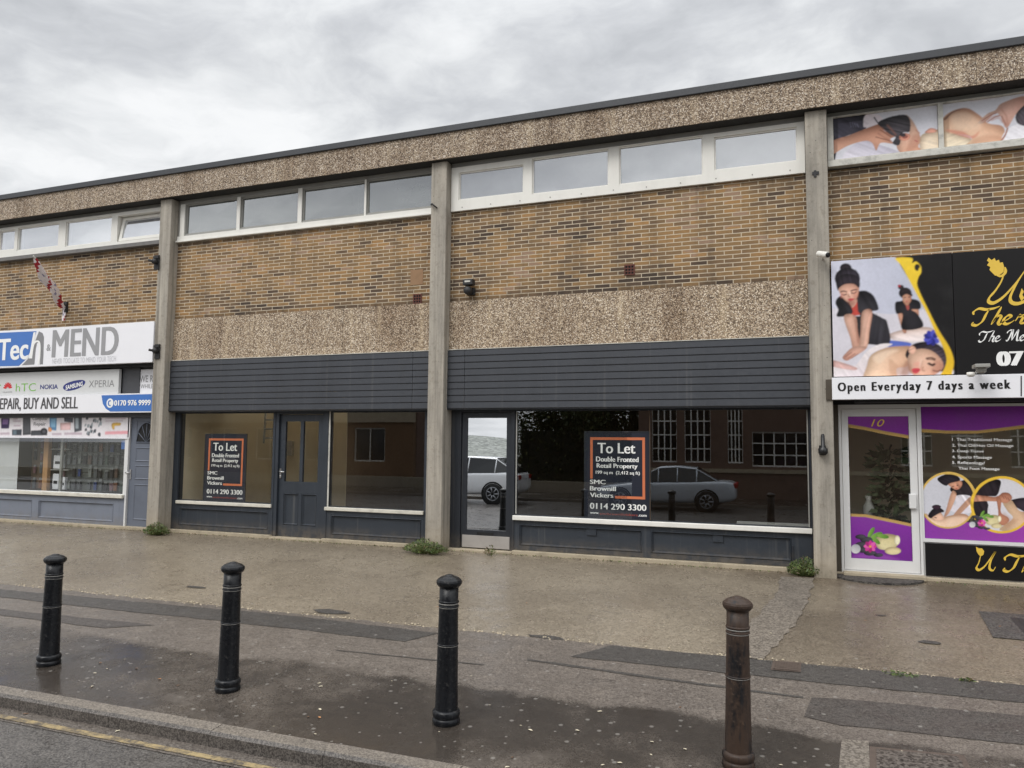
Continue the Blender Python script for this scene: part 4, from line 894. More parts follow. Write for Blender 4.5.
pc.strands([(345, 440), (440, 412), (535, 408), (578, 450), (500, 472), (390, 474)], .10, 20, 5)
# client lying down
pc.poly([(80, 575), (120, 565), (180, 590), (240, 520), (300, 486), (360, 484), (330, 500), (262, 530), (240, 580), (226, 650), (70, 650)], (240, 232, 232), rgb2=(214, 202, 206), ang=60)
pc.poly([(80, 560), (140, 575), (196, 596), (180, 606), (110, 596), (80, 585)], (226, 186, 180))
pc.poly([(232, 655), (240, 590), (262, 535), (330, 502), (400, 494), (450, 500), (455, 560), (425, 590), (380, 600), (372, 655)], (242, 212, 184), rgb2=(216, 170, 140), ang=20)
pc.poly([(345, 555), (390, 585), (440, 590), (420, 640), (360, 650)], (206, 160, 132), blur=3, op=.6)
pc.poly([(425, 520), (465, 482), (535, 474), (592, 500), (613, 552), (606, 598), (585, 612), (440, 560)], (44, 36, 44), rgb2=(66, 58, 66), ang=30)
pc.poly([(430, 575), (440, 530), (480, 508), (535, 512), (580, 545), (598, 580), (588, 606), (555, 627), (500, 636), (448, 622)], (240, 204, 180), rgb2=(212, 160, 136), ang=50)
pc.ell((452, 512), (18, 20), (226, 180, 158)); pc.line([(530, 572), (545, 580), (556, 574)], 6, (58, 38, 38)); pc.line([(520, 556), (545, 556), (560, 562)], 5, (96, 66, 56)); pc.line([(548, 606), (570, 612), (584, 604)], 6, (58, 38, 38)); pc.poly([(452, 600), (480, 596), (490, 606), (474, 622), (456, 618)], (206, 76, 84)); pc.line([(505, 590), (498, 606), (512, 610)], 4, (204, 150, 128))
for i in range(9):
    a = i*.7; pc.ell((545+24*math.cos(a)*(i > 0), 455+20*math.sin(a)*(i > 0)), (17, 12), [(58, 60, 160), (82, 86, 190), (44, 46, 130)][i % 3], rot=i*40)
pc.strands([(425, 520), (465, 482), (535, 474), (592, 500), (613, 552), (606, 598), (588, 560), (540, 510), (480, 505)], .55, -25, 9)
pc.strands([(80, 575), (120, 565), (180, 590), (240, 520), (300, 486), (262, 530), (240, 580), (226, 650), (70, 650)], .10, 55, 6)
pc.poly([(560, 560), (596, 580), (586, 606), (556, 626), (540, 610)], (172, 112, 92), blur=4, op=.45); pc.ell((478, 580), (20, 14), (236, 150, 136), blur=4, op=.4); pc.line([(500, 560), (494, 590), (506, 606)], 8, (200, 146, 124), blur=2, op=.7); pc.line([(496, 556), (488, 590)], 7, (252, 226, 206), blur=2, op=.6)
pc.line([(524, 574), (546, 584), (560, 576)], 7, (40, 26, 28)); pc.line([(516, 552), (540, 548), (562, 556)], 6, (74, 50, 44)); pc.poly([(425, 560), (450, 600), (440, 630), (400, 632)], (150, 100, 82), blur=4, op=.5); pc.line([(455, 612), (470, 609), (486, 606)], 3, (150, 44, 54))
pc.poly([(268, 545), (330, 515), (390, 512), (340, 540), (300, 575)], (252, 228, 204), blur=4, op=.5)
# gold sweep
pc.poly([(375, 85), (450, 84), (452, 108), (470, 100), (492, 122), (494, 152), (482, 172), (475, 205), (490, 248), (530, 330), (576, 420), (626, 500), (646, 560), (640, 612), (622, 660), (560, 660), (598, 606), (612, 560), (600, 508), (560, 430), (520, 340), (478, 262), (440, 190), (402, 120)], (240, 206, 60), rgb2=(222, 180, 48), ang=90)
pc.ell((476, 128), (13, 16), (27, 26, 27)); pc.line([(462, 150), (480, 150), (488, 130)], 7, (240, 206, 60))
pc.build('printed_picture', Y-.003, t)
q = zz(815, 240, 4.656, Y); w = .05
k = MB()   # the gold emblem letter and the word below
stroke(k, [q(884, 140), q(868, 190), q(840, 235), q(812, 268), q(810, 288), q(835, 292), q(880, 262), q(935, 200), q(985, 130)], Y-.003, .045, 1.0, .42)
stroke(k, [q(985, 130), q(940, 200), q(910, 262), q(915, 290), q(945, 296), q(985, 280), q(1020, 250)], Y-.0035, .045, 1.0, .42)
fl = [(808, 82), (822, 94), (836, 84), (842, 98), (856, 92), (860, 106), (874, 104), (880, 124), (878, 148), (862, 162), (838, 166), (824, 152), (812, 140), (816, 126), (800, 118), (810, 104), (800, 96)]
shp(k, fl, Y-.004, q)
stroke(k, [q(845, 165), q(868, 168), q(886, 150), q(884, 126)], Y-.0042, .03, 0, .8)
shp(k, [(962, 225), (972, 240), (965, 255), (975, 270), (960, 285), (950, 262)], Y-.004, q)
k.build('emblem', INK['gold'], t)
# a small script alphabet (strokes in a unit box, baseline 0, x-height .5, cap 1)
SC = {'T': [[(.02, .62), (.0, .8), (.2, .97), (.5, .9), (.8, .95), (1.02, 1.06)], [(.62, .93), (.52, .6), (.42, .22), (.22, .0), (.04, .06), (.06, .2)]],
      'h': [[(.40, 1.02), (.30, .66), (.20, .32), (.10, .0)], [(.14, .12), (.26, .40), (.38, .50), (.44, .40), (.38, .12), (.44, .0), (.54, .08), (.6, .2)]],
      'e': [[(.0, .12), (.2, .26), (.32, .42), (.22, .5), (.08, .35), (.06, .12), (.18, .0), (.36, .08), (.48, .22)]],
      'r': [[(.0, .15), (.14, .5), (.18, .42), (.32, .46), (.28, .3), (.24, .06), (.38, .04), (.5, .2)]],
      'M': [[(.0, .1), (.1, .0), (.22, .3), (.36, .95), (.42, .98), (.42, .4), (.44, .02)], [(.44, .02), (.62, .55), (.8, 1.0), (.8, .5), (.82, .05), (.96, .05), (1.05, .2)], [(.36, .95), (.24, 1.02), (.06, .9), (.0, .72)]],
      'd': [[(.36, .44), (.2, .5), (.05, .3), (.08, .05), (.22, .04), (.38, .35), (.58, 1.0), (.44, .5), (.4, .05), (.54, .06), (.62, .2)]],
      'i': [[(.0, .15), (.12, .48), (.08, .1), (.18, .0), (.3, .15)]],
      'U': [[(.0, .7), (.02, .9), (.2, 1.0), (.2, .7), (.1, .25), (.2, .0), (.42, .1), (.62, .5), (.76, 1.0), (.66, .55), (.6, .1), (.74, .0), (.9, .15)]]}
def script(k, word, x, z, h, wd, y, w):
    for ch in word:
        if ch == ' ': x += .35*wd; continue
        for st in SC[ch]: stroke(k, [(x+px*wd+pz*h*.18, z+pz*h) for px, pz in st], y, w, math.radians(38), .32, 6)
        x += wd*((.70 if ch == 'T' else .98) if ch.isupper() else (.52 if ch != 'i' else .3))
k = MB(); p0 = q(728, 402); p1 = q(740, 335); script(k, 'Ther', p0[0], p0[1]+.01, .20, .25, Y-.003, .040); k.build('lettering', INK['gold'], t)
k = MB(); p0 = q(760, 478); script(k, 'The Med', p0[0], p0[1]+.008, .122, .132, Y-.003, .021); wr_(k, '07', (842, 520), (975, 584), Y-.003, q, bold=.0, d=.018); k.build('lettering', INK['white'], t)
# opening hours strip: a white box with a brown end
Y = 10.205; st = thing('opening_hours_sign', 'long white box sign reading Open Everyday 7 days a week', 'sign', (2.6, Y+.1, 2.14))
k = MB(); k.box(.24, 5.34, Y, Y+.08, 2.155, 2.425); k.build('sign_panel', M['panelwhite'], st, .004)
B('box_end', M['brownwall'], st, (.17, .5, Y+.081, Y+.28, 2.16, 2.41)); B('box_back', M['dark'], st, (.5, 5.34, Y+.081, 10.5, 2.12, 2.41))
q = zz(815, 240, 4.656, Y); k = MB(); wr_(k, 'Open Everyday 7 days a week', (105, 664), (912, 706), Y-.003, q, bold=.0, space=1.3, d=.006)
k.face([(x, Y-.003, z) for x, z in [q(957, 727), q(963, 727), q(963, 633), q(957, 633)]]); k.build('lettering', INK['black'], st)

# --- photographs in the upper windows
Y = 10.497
def up_pic(x0, x1, paint, label):
    pc = Pic(x0, x1, 5.246, 5.799, .0075, Y, 830, 80, 5.278, (214, 214, 222)); paint(pc)
    t = thing('window_picture', label, 'poster', ((x0+x1)/2, Y, 5.245)); pc.build('printed_face', Y, t)
def pa(p):
    p.poly([(-10, 200), (188, 182), (184, 262), (60, 312), (20, 440), (-10, 440)], (62, 60, 72), rgb2=(44, 42, 52), ang=0)
    p.poly([(188, 185), (260, 185), (280, 240), (190, 250), (176, 235)], (226, 216, 222)); p.line([(232, 196), (262, 240)], 7, (60, 56, 66))
    for i in range(4): p.line([(105+i*12, 222+i*3), (112+i*13, 250)], 4, (120, 120, 140))
    p.poly([(60, 425), (82, 380), (170, 318), (262, 342), (362, 378), (384, 410), (60, 440)], (226, 222, 232), rgb2=(188, 184, 198), ang=-60)
    p.poly([(-5, 350), (20, 318), (100, 292), (200, 252), (262, 232), (310, 236), (282, 262), (322, 286), (352, 294), (318, 312), (334, 336), (268, 332), (244, 372), (222, 332), (180, 322), (92, 348), (20, 390), (-5, 392)], (226, 178, 154), rgb2=(186, 130, 106), ang=-80)
    p.line([(262, 262), (322, 300)], 5, (168, 112, 92)); p.line([(240, 300), (320, 322)], 5, (170, 116, 96))
    p.poly([(398, 186), (436, 215), (470, 280), (478, 318), (466, 350), (484, 372), (430, 384), (380, 388), (352, 352), (368, 290), (418, 284)], (238, 206, 186), rgb2=(206, 154, 128), ang=60)
    p.poly([(252, 228), (290, 204), (350, 187), (400, 185), (422, 212), (420, 272), (382, 280), (366, 342), (330, 334), (346, 302), (318, 288), (284, 262)], (46, 42, 46), rgb2=(70, 66, 72), ang=120)
    p.ell((394, 300), (30, 20), (216, 150, 128), -10); p.ell((396, 300), (16, 9), (150, 90, 78), -10); p.ell((384, 290), (16, 10), (44, 38, 42))
    p.poly([(478, 300), (520, 276), (600, 265), (600, 380), (486, 376)], (238, 222, 198), rgb2=(216, 196, 172), ang=-60); p.poly([(500, 276), (530, 254), (562, 262), (556, 276), (520, 280)], (220, 160, 140))
def pb(p):
    p.poly([(590, 260), (620, 272), (740, 308), (724, 350), (590, 376)], (240, 226, 200), rgb2=(220, 200, 174), ang=-80)
    p.poly([(592, 210), (640, 166), (720, 148), (792, 188), (834, 228), (902, 240), (922, 270), (904, 326), (720, 352), (748, 312), (722, 290), (596, 272)], (240, 210, 180), rgb2=(222, 170, 142), ang=-60)
    p.poly([(610, 262), (700, 272), (748, 296), (790, 268), (760, 308), (690, 296)], (214, 132, 112), blur=3, op=.7)
    p.poly([(782, 224), (830, 178), (874, 158), (908, 122), (1030, 84), (1030, 140), (984, 176), (936, 252), (912, 226), (898, 190), (872, 176), (812, 226)], (240, 206, 190), rgb2=(224, 172, 156), ang=0)
    for a in (((800, 216), (848, 186), (880, 174)), ((830, 222), (870, 196), (896, 188)), ((905, 190), (918, 215), (930, 240))): p.line(a, 5, (196, 132, 118))
    p.poly([(910, 330), (938, 258), (1040, 228), (1040, 330)], (234, 232, 238)); p.line([(938, 252), (925, 290), (900, 326)], 8, (150, 96, 80)); p.poly([(984, 176), (1040, 132), (1040, 236), (988, 226)], (66, 60, 66))
    p.poly([(600, 205), (650, 165), (712, 150), (650, 172), (612, 210)], (120, 86, 70), blur=1)
_pa, _pb = pa, pb
def pa(p):
    _pa(p); p.strands([(252, 228), (290, 204), (350, 187), (400, 185), (422, 212), (420, 272), (382, 280), (366, 342), (346, 302), (284, 262)], .6, 20, 10)
    p.strands([(-10, 200), (188, 182), (184, 262), (60, 312), (-10, 330)], .3, 40, 5); p.strands([(60, 425), (82, 380), (170, 318), (262, 342), (362, 378), (384, 410)], .12, 30, 6); p.strands([(478, 300), (520, 276), (600, 265), (600, 380), (486, 376)], .10, 20, 5)
    for a in (((300, 236), (330, 268), (350, 292)), ((270, 250), (300, 280), (330, 300)), ((250, 280), (290, 305), (326, 324))): p.line(a, 9, (150, 98, 80), blur=2, op=.55)
    p.poly([(430, 300), (470, 290), (474, 330), (440, 370), (400, 380)], (168, 112, 92), blur=5, op=.45); p.line([(452, 262), (474, 282)], 6, (180, 126, 108), blur=1); p.line([(446, 318), (464, 326)], 6, (176, 96, 92))
def pb(p):
    _pb(p); p.strands([(592, 262), (620, 272), (740, 308), (724, 350), (592, 376)], .10, -15, 6); p.strands([(984, 176), (1040, 132), (1040, 236), (988, 226)], .5, 60, 8); p.strands([(910, 330), (938, 258), (1040, 228), (1040, 330)], .08, 40, 5)
    p.poly([(640, 190), (720, 170), (780, 210), (800, 250), (740, 262), (660, 250)], (252, 226, 200), blur=7, op=.4); p.poly([(760, 312), (830, 290), (905, 300), (900, 330), (760, 345)], (190, 134, 108), blur=6, op=.5)
    for a in (((812, 226), (856, 196), (900, 188)), ((850, 214), (890, 200), (912, 226)), ((900, 150), (930, 190), (938, 240))): p.line(a, 9, (178, 118, 102), blur=2, op=.5)
up_pic(.332, 1.518, pa, 'window picture of a hand resting on the back of a dark-haired head'); up_pic(1.577, 2.778, pb, 'window picture of hands pressing on a bare back and towel')

# --- purple vinyl on the door and window of the therapy shop
Y = 10.617
def stones(p, ox, oy, s):
    T = lambda x, y: (ox+x*s, oy+y*s)
    p.poly([T(30, -20), T(70, -40), T(120, -30), T(125, 0), T(90, 25), T(40, 20)], (226, 216, 170), rgb2=(198, 184, 136), ang=-60); p.ell(T(100, 30), (34*s, 16*s), (220, 206, 160)); p.ell(T(118, -14), (12*s, 20*s), (238, 232, 200))
    for x, y, a in ((10, -46, -60), (34, -36, -20), (60, -30, 10), (28, -14, 40)): p.ell(T(x, y), (24*s, 9*s), (132, 176, 80), a, rgb2=(84, 130, 52), ang=20)
    for x, y, a, b in ((-28, 6, 28, 14), (-10, -16, 26, 12), (-34, -28, 22, 10), (6, 40, 26, 10), (-22, 28, 24, 11), (40, 48, 20, 8)): p.ell(T(x, y), (a*s, b*s), (30, 28, 34), rgb2=(70, 68, 76), ang=-70)
    for i in range(8): p.ell(T(6+14*math.cos(i*.8), 12+12*math.sin(i*.8)), (13*s, 8*s), [(206, 60, 150), (226, 96, 176), (170, 36, 120)][i % 3], i*45)
    p.ell(T(6, 12), (6*s, 6*s), (236, 170, 90)); p.ell(T(-54, 22), (20*s, 19*s), (226, 226, 226), rgb2=(176, 178, 184), ang=-60)
def v_door(p):
    p.poly([(60, 70), (380, 66), (380, 166), (350, 160), (260, 145), (180, 128), (60, 108)], (112, 42, 132), False, rgb2=(136, 62, 150), ang=-90)
    p.poly([(60, 106), (180, 126), (260, 143), (380, 164), (380, 178), (350, 172), (258, 156), (180, 139), (60, 120)], (212, 178, 110), False)
    p.poly([(60, 476), (108, 474), (180, 476), (260, 490), (380, 516), (380, 690), (60, 690)], (112, 40, 138), False, rgb2=(134, 56, 160), ang=-90)
    p.poly([(60, 466), (108, 466), (180, 469), (258, 484), (380, 510), (380, 522), (258, 497), (180, 481), (108, 478), (60, 478)], (214, 180, 112), False)
    p.poly([(112, 640), (220, 622), (362, 668), (362, 690), (112, 690)], (164, 92, 184), blur=6, op=.5); stones(p, 192, 585, .95)
pc = Pic(.427, 1.106, .207, 1.963, .0068, Y, 820, 395, 3.938, (20, 20, 20)); v_door(pc)
t = thing('door_vinyl', 'purple vinyl with gold waves, stones and flower stuck on the white therapy shop door', 'window sticker', (.77, Y, .207)); pc.build('printed_film', Y, t, True)
k = MB(); q = zz(820, 395, 3.938, Y); wr_(k, '10', (200, 96), (254, 124), Y-.003, q, shear=.3); k.build('lettering', INK['gold'], t)
pc = Pic(1.247, 3.248, .492, 2.078, .0068, Y, 820, 395, 3.938, (20, 20, 20))
p = pc
p.poly([(380, 30), (1500, 26), (1500, 70), (803, 120), (700, 132), (620, 140), (500, 140), (380, 134)], (118, 44, 138), False, rgb2=(130, 56, 150), ang=0)
p.poly([(380, 132), (500, 140), (620, 140), (700, 131), (803, 118), (1500, 64), (1500, 80), (803, 132), (700, 144), (620, 152), (500, 152), (380, 146)], (212, 178, 110), False)
p.poly([(380, 460), (420, 486), (500, 505), (600, 500), (720, 515), (830, 500), (1100, 440), (1500, 420), (1500, 600), (380, 600)], (136, 60, 160), False, rgb2=(176, 70, 176), ang=0)
q2 = lambda x, y: ((915+x/6.147-820)*3.938, (465+y/6.147-395)*3.938)
def circ(cx, cy, rx, ry, col): 
    m = p.mask([(cx+rx*math.cos(a), cy+ry*math.sin(a)) for a in np.linspace(0, 2*math.pi, 24, False)]); p.fill(m, col); return m
circ(505, 414, 113, 112, (216, 180, 96)); m1 = circ(503, 416, 104, 104, (204, 204, 212))
L = lambda pts, c, m, **kw: p.poly([q2(*a) for a in pts], c, True, clip=m, **kw)
L([(215, 150), (255, 110), (330, 90), (390, 130), (390, 300), (330, 260), (255, 190)], (36, 30, 34), m1); L([(250, 190), (345, 195), (345, 290), (240, 290), (190, 250), (250, 240)], (226, 220, 228), m1)
L([(200, 110), (255, 90), (290, 105), (280, 140), (250, 152), (220, 135)], (222, 168, 140), m1, rgb2=(188, 132, 108), ang=40); L([(140, 80), (200, 55), (260, 68), (275, 95), (215, 112), (190, 128), (150, 105)], (30, 26, 32), m1)
L([(225, 165), (255, 175), (240, 230), (205, 300), (178, 318), (190, 280)], (226, 178, 152), m1); L([(340, 195), (360, 215), (300, 280), (245, 330), (225, 325), (270, 265)], (230, 184, 158), m1)
L([(60, 300), (120, 330), (210, 312), (300, 300), (345, 335), (350, 400), (40, 400)], (238, 206, 178), m1, rgb2=(214, 168, 140), ang=-60); L([(60, 330), (110, 355), (160, 385), (50, 390)], (232, 230, 236), m1)
L([(105, 310), (150, 290), (172, 310), (178, 335), (140, 345), (112, 336)], (232, 190, 166), m1); L([(80, 310), (110, 270), (150, 262), (180, 285), (150, 296), (112, 318), (98, 328)], (34, 28, 34), m1); p.ell(q2(132, 258), (18, 9), (44, 30, 40), clip=m1)
circ(716, 432, 124, 113, (232, 190, 66)); m2 = circ(717, 433, 113, 103, (214, 212, 218))
L([(345, 130), (420, 90), (520, 92), (522, 140), (500, 190), (440, 200), (460, 300), (350, 300)], (34, 28, 32), m2); L([(455, 240), (520, 200), (520, 320), (455, 320)], (222, 218, 224), m2)
L([(590, 215), (700, 205), (700, 290), (640, 270), (600, 240)], (44, 36, 44), m2); L([(540, 230), (590, 215), (640, 280), (700, 300), (700, 400), (520, 400), (600, 330), (570, 285)], (240, 212, 178), m2, rgb2=(220, 180, 148), ang=0)
L([(350, 185), (430, 190), (500, 195), (540, 170), (580, 175), (596, 205), (560, 235), (510, 225), (430, 222), (350, 222)], (206, 150, 122), m2, rgb2=(170, 112, 90), ang=-80); L([(500, 195), (530, 215), (528, 290), (570, 320), (578, 345), (540, 372), (508, 350), (512, 290)], (198, 138, 112), m2, rgb2=(168, 108, 86), ang=0)
for a in ((535, 185), (552, 190), (568, 198)): p.line([q2(*a), q2(a[0]+14, a[1]+22)], 3, (140, 88, 72), clip=m2)
p.strands([q2(*a) for a in ((140, 80), (200, 55), (260, 68), (275, 95), (215, 112), (150, 105))], .5, 20, 8, clip=m1); p.strands([q2(*a) for a in ((215, 150), (255, 110), (330, 90), (390, 130), (390, 300), (255, 190))], .35, 60, 5, clip=m1); p.strands([q2(*a) for a in ((345, 130), (420, 90), (520, 92), (522, 140), (440, 200), (460, 300), (350, 300))], .35, 70, 5, clip=m2)
for a in (((228, 132), (240, 130)), ((256, 128), (266, 124))): p.line([q2(*b_) for b_ in a], 3, (60, 36, 34), clip=m1)
p.line([q2(248, 146), q2(262, 142)], 3, (176, 76, 76), clip=m1); p.line([q2(120, 322), q2(134, 326)], 3, (60, 40, 38), clip=m1)
L([(200, 330), (300, 318), (345, 350), (340, 390), (220, 390)], (250, 224, 200), m1, blur=4, op=.4); L([(540, 290), (600, 330), (640, 330), (560, 390)], (190, 140, 112), m2, blur=4, op=.4)
stones(p, *q2(405, 345), .62)
t = thing('window_vinyl', 'purple and gold vinyl with two round massage pictures on the therapy shop window', 'window sticker', (2.2, Y, .492)); pc.build('printed_film', Y, t, True)
q = zz(820, 395, 3.938, Y-.004)
for s, a, b in [('1. Thai Traditional Massage', (520, 169), (757, 186)), ('2. Thai Oil/Hot Oil Massage', (520, 192), (762, 209)), ('3. Deep Tissue', (520, 215), (645, 229)), ('4. Sports Massage', (520, 238), (677, 255)), ('5. Reflexology/', (520, 260), (650, 277)), ('Thai Foot Massage', (545, 283), (707, 300))]: k = MB(); wr_(k, s, a, b, Y-.004, q, bold=.008); k.build('lettering', INK['white'], t)
# lower black panel
Y = 10.60; t = thing('lower_sign', 'black panel with gold script lettering below the therapy shop window', 'sign', (3, Y, .05))
k = MB(); k.box(1.245, 5.32, Y, Y+.02, .048, .435); k.build('sign_panel', M['panelblack'], t)
q = zz(915, 465, 6.147, Y); k = MB()
stroke(k, [q(402, 560), q(392, 600), q(378, 630), q(392, 645), q(425, 625), q(460, 580), q(492, 535), q(465, 590), q(458, 635), q(480, 648), q(495, 625)], Y-.003, .034, 1, .4)
shp(k, [(374, 502), (392, 512), (412, 512), (425, 530), (420, 552), (402, 562), (388, 548), (378, 530)], Y-.004, q); k.build('emblem', INK['gold'], t)
k = MB(); p0 = q(540, 655); script(k, 'Th', p0[0], p0[1]+.005, .20, .235, Y-.003, .038); k.build('lettering', INK['gold'], t)
MT = painted('bark', (84, 72, 60), .9, .5, 8); MLF = [flat('leaf '+n, c, .7) for n, c in (('dark', (54, 66, 38)), ('mid', (74, 86, 46)), ('light', (104, 108, 62)))]
# ================================================================== bollards
def m_bollard(name, rust):
    k = NT(name); p = k.obj(); a = k.noise(k.scale(p, (1, 1, .3)), 7, 6, .7); b = k.noise(p, 40, 4, .7)
    c = k.mix(k.maprange(a, .45, .7), lin((15, 17, 21)), lin((25, 27, 31)))
    c = k.mix(k.maprange(b, .56, .74, 0, .5), c, lin((84, 82, 80)))
    if rust:
        c = k.mix(k.maprange(k.math('ADD', a, k.math('MULTIPLY', b, .25)), .44, .66, 0, .8), c, lin((66, 51, 41)))
        c = k.mix(k.maprange(k.noise(k.scale(p, (3, 3, .35)), 6, 4, .6), .60, .68, 0, .8), c, lin((26, 27, 30)))
        c = k.mix(k.maprange(b, .6, .75, 0, .4), c, lin((110, 86, 64)))
    k.base(c); k.rough(k.maprange(b, .3, .7, .24 if not rust else .38, .40 if not rust else .6)); k.b.inputs['Specular IOR Level'].default_value = .32; k.bump(k.math('ADD', b, a), .25, .004); return k.m
MBK, MBR = m_bollard('black cast iron', False), m_bollard('rusty cast iron', True); MBD = painted('worn band', (150, 148, 144), .5, .7, 30)
def bollard(mm, label, loc, tilt):
    t = thing('bollard', label, 'bollard', (0, 0, 0), 'cast iron bollards along the kerb')
    k = MB(); k.lathe([(.0835, .06), (.081, .075), (.079, .10), (.0665, .815), (.0660, .93)], 40); k.build('post', mm, t)
    k = MB(); k.lathe([(.088, -.15), (.090, .004), (.0955, .010), (.096, .030), (.091, .040), (.087, .044), (.091, .050), (.0955, .060), (.0955, .082), (.090, .092), (.078, .098)], 40); k.build('foot_ring', mm, t)
    for z, r, w in ((.536, .0728, .006), (.795, .0690, .006), (.825, .0688, .009)):
        k = MB(); k.lathe([(r-.004, z-w), (r+.0012, z-w*.8), (r+.0035, z), (r+.0012, z+w*.8), (r-.004, z+w)], 40); k.build('band', [mm], t)
        k = MB(); k.lathe([(r-.002, z-w*1.9), (r-.0002, z-w*1.5), (r-.0002, z-w*1.1), (r-.003, z-w)], 40); k.build('worn_line', MBD, t)
    k = MB(); k.lathe([(.064, .918), (.071, .925), (.0845, .938), (.090, .950), (.0905, .962), (.086, .974), (.078, .980), (.066, .990), (.046, .998), (.034, 1.0), (.032, 1.004), (.020, 1.009), (0.0005, 1.011)], 16, sm=False); k.build('cap', mm, t, .003)
    t.location = loc; t.rotation_euler = (tilt[0], tilt[1], 0); t.scale = (1, 1, tilt[2]); return t
for (x, y), mm, lab, tl in zip([(-6.165, 4.92), (-4.265, 4.95), (-2.395, 4.97), (-.452, 4.985)], [MBK, MBK, MBK, MBR],
    ['black cast iron bollard farthest along the kerb, in front of the phone shop', 'black cast iron bollard on the pavement in front of the cream lit window', 'black cast iron bollard standing in front of the second concrete column', 'rusty brown and black bollard with peeling paint, nearest the therapy shop'],
    [(.0, .012, .93), (0, .01, .975), (0, .008, 1), (0, .008, 1)]): bollard(mm, lab, (x, y, gz(y)-.004), tl)

# ================================================================== fixtures on the facade
def fix(name, label, cat, x, z, Y): return thing(name, label, cat, (x, Y, z))
# twin flood lamp on the brickwork of the third bay
x, z = at(471, 286, 10.46); t = fix('wall_lamp', 'small black two-headed security lamp on brickwork right of the second column', 'lamp', x, z, 10.5)
k = MB(); k.box(x-.06, x+.06, 10.44, 10.499, z-.14, z-.03); k.build('bracket', M['cast'], t, .006)
k = MB(); k.box(x-.085, x+.075, 10.34, 10.45, z-.005, z+.085); k.build('lamp_head', M['cast'], t, .01); B('lens', M['oldwhite'], t, (x-.05, x+.04, 10.334, 10.342, z+.035, z+.06))
k = MB(); k.lathe([(.02, .1), (.055, .09), (.065, .04), (.06, 0), (.04, -.02)], 16, (x-.01, 10.34, z-.085), 'y'); k.build('sensor', M['cast'], t)
# iron brackets on the first column
for (px, py), lab in (((155, 262), 'rusty black iron bracket high on the first concrete column'), ((155.5, 351), 'rusty black iron bracket beside the end of the white phone shop sign')):
    x, z = at(px+2, py, 10.30); t = fix('iron_bracket', lab, 'bracket', x, z, 10.31)
    k = MB(); k.box(x-.055, x+.055, 10.285, 10.309, z-.14, z+.12); k.build('back_plate', M['cast'], t, .004)
    k = MB(); k.tube([(x, 10.29, z), (x-.02, 10.22, z), (x-.07, 10.17, z+.01)], .022); k.lathe([(.04, 0), (.05, -.02), (.05, -.06), (.035, -.08)], 12, (x, 10.285, z), 'y'); k.box(x-.06, x+.06, 10.262, 10.284, z+.06, z+.10); k.build('arm', M['cast'], t)
# leftover hook on the second column
x, z = at(435, 206, 10.3); t = fix('iron_hook', 'short bent iron hook near the top of the second concrete column', 'hook', x, z, 10.31)
k = MB(); k.tube([(x-.07, 10.305, z+.03), (x-.02, 10.24, z+.02), (x+.02, 10.26, z-.02), (x+.03, 10.305, z-.03)], .012); k.build('hook_rod', M['cast'], t)
x, z = at(815.5, 173, 10.30); k = MB(); k.box(x-.04, x+.04, 10.298, 10.309, z-.02, z+.02); k.box(x-.02, x+.01, 10.296, 10.309, z-.05, z+.035); tag(k.build('bolt_stub', M['cast']), 'black rusted bolt stub near the top of the third concrete column', 'bolt')
x, z = at(823, 257, 10.28); t = fix('security_camera', 'small white cylindrical camera on the third concrete column', 'camera', x, z, 10.31)
k = MB(); k.tube([(x-.055, 10.22, z+.03), (x+.05, 10.10, z-.02)], .038, 16); k.build('camera_body', M['white'], t, .004); k = MB(); k.tube([(x+.0505, 10.0995, z-.0205), (x+.056, 10.093, z-.023)], .032, 14); k.build('lens', M['black'], t); k = MB(); k.tube([(x, 10.309, z-.02), (x-.005, 10.17, z+.005)], .014); k.build('bracket', M['white'], t)
x, z = at(822.5, 447, 10.27); t = fix('door_lamp', 'slim black lamp on the third concrete column beside the white door', 'lamp', x, z, 10.31)
k = MB(); k.box(x-.04, x+.04, 10.285, 10.309, z-.10, z+.02); k.build('back_plate', M['black'], t, .004); k = MB(); k.lathe([(.012, .16), (.022, .14), (.024, .0), (.055, -.02), (.055, -.075), (.04, -.09)], 16, (x+.005, 10.24, z)); k.build('lamp_head', M['black'], t); k = MB(); k.tube([(x, 10.29, z-.04), (x, 10.24, z-.04)], .015); k.build('arm', M['black'], t)
x, z = at(982, 368, 9.95); t = fix('security_camera', 'grey security camera on an arm in front of the black therapy sign', 'camera', x, z, 10.29)
k = MB(); k.tube([(x, 10.29, z-.02), (x, 9.98, z+.0)], .016); k.build('arm', M['white'], t); k = MB(); k.box(x-.075, x+.075, 9.90, 10.10, z+.005, z+.045); k.lathe([(.055, .005), (.05, -.04), (.03, -.055)], 16, (x, 10.0, z)); k.build('camera_body', M['greyframe'], t, .006); k = MB(); k.lathe([(.04, 0), (.045, -.03), (.03, -.05)], 14, (x-.10, 10.02, z-.04)); k.build('lens_dome', M['white'], t)
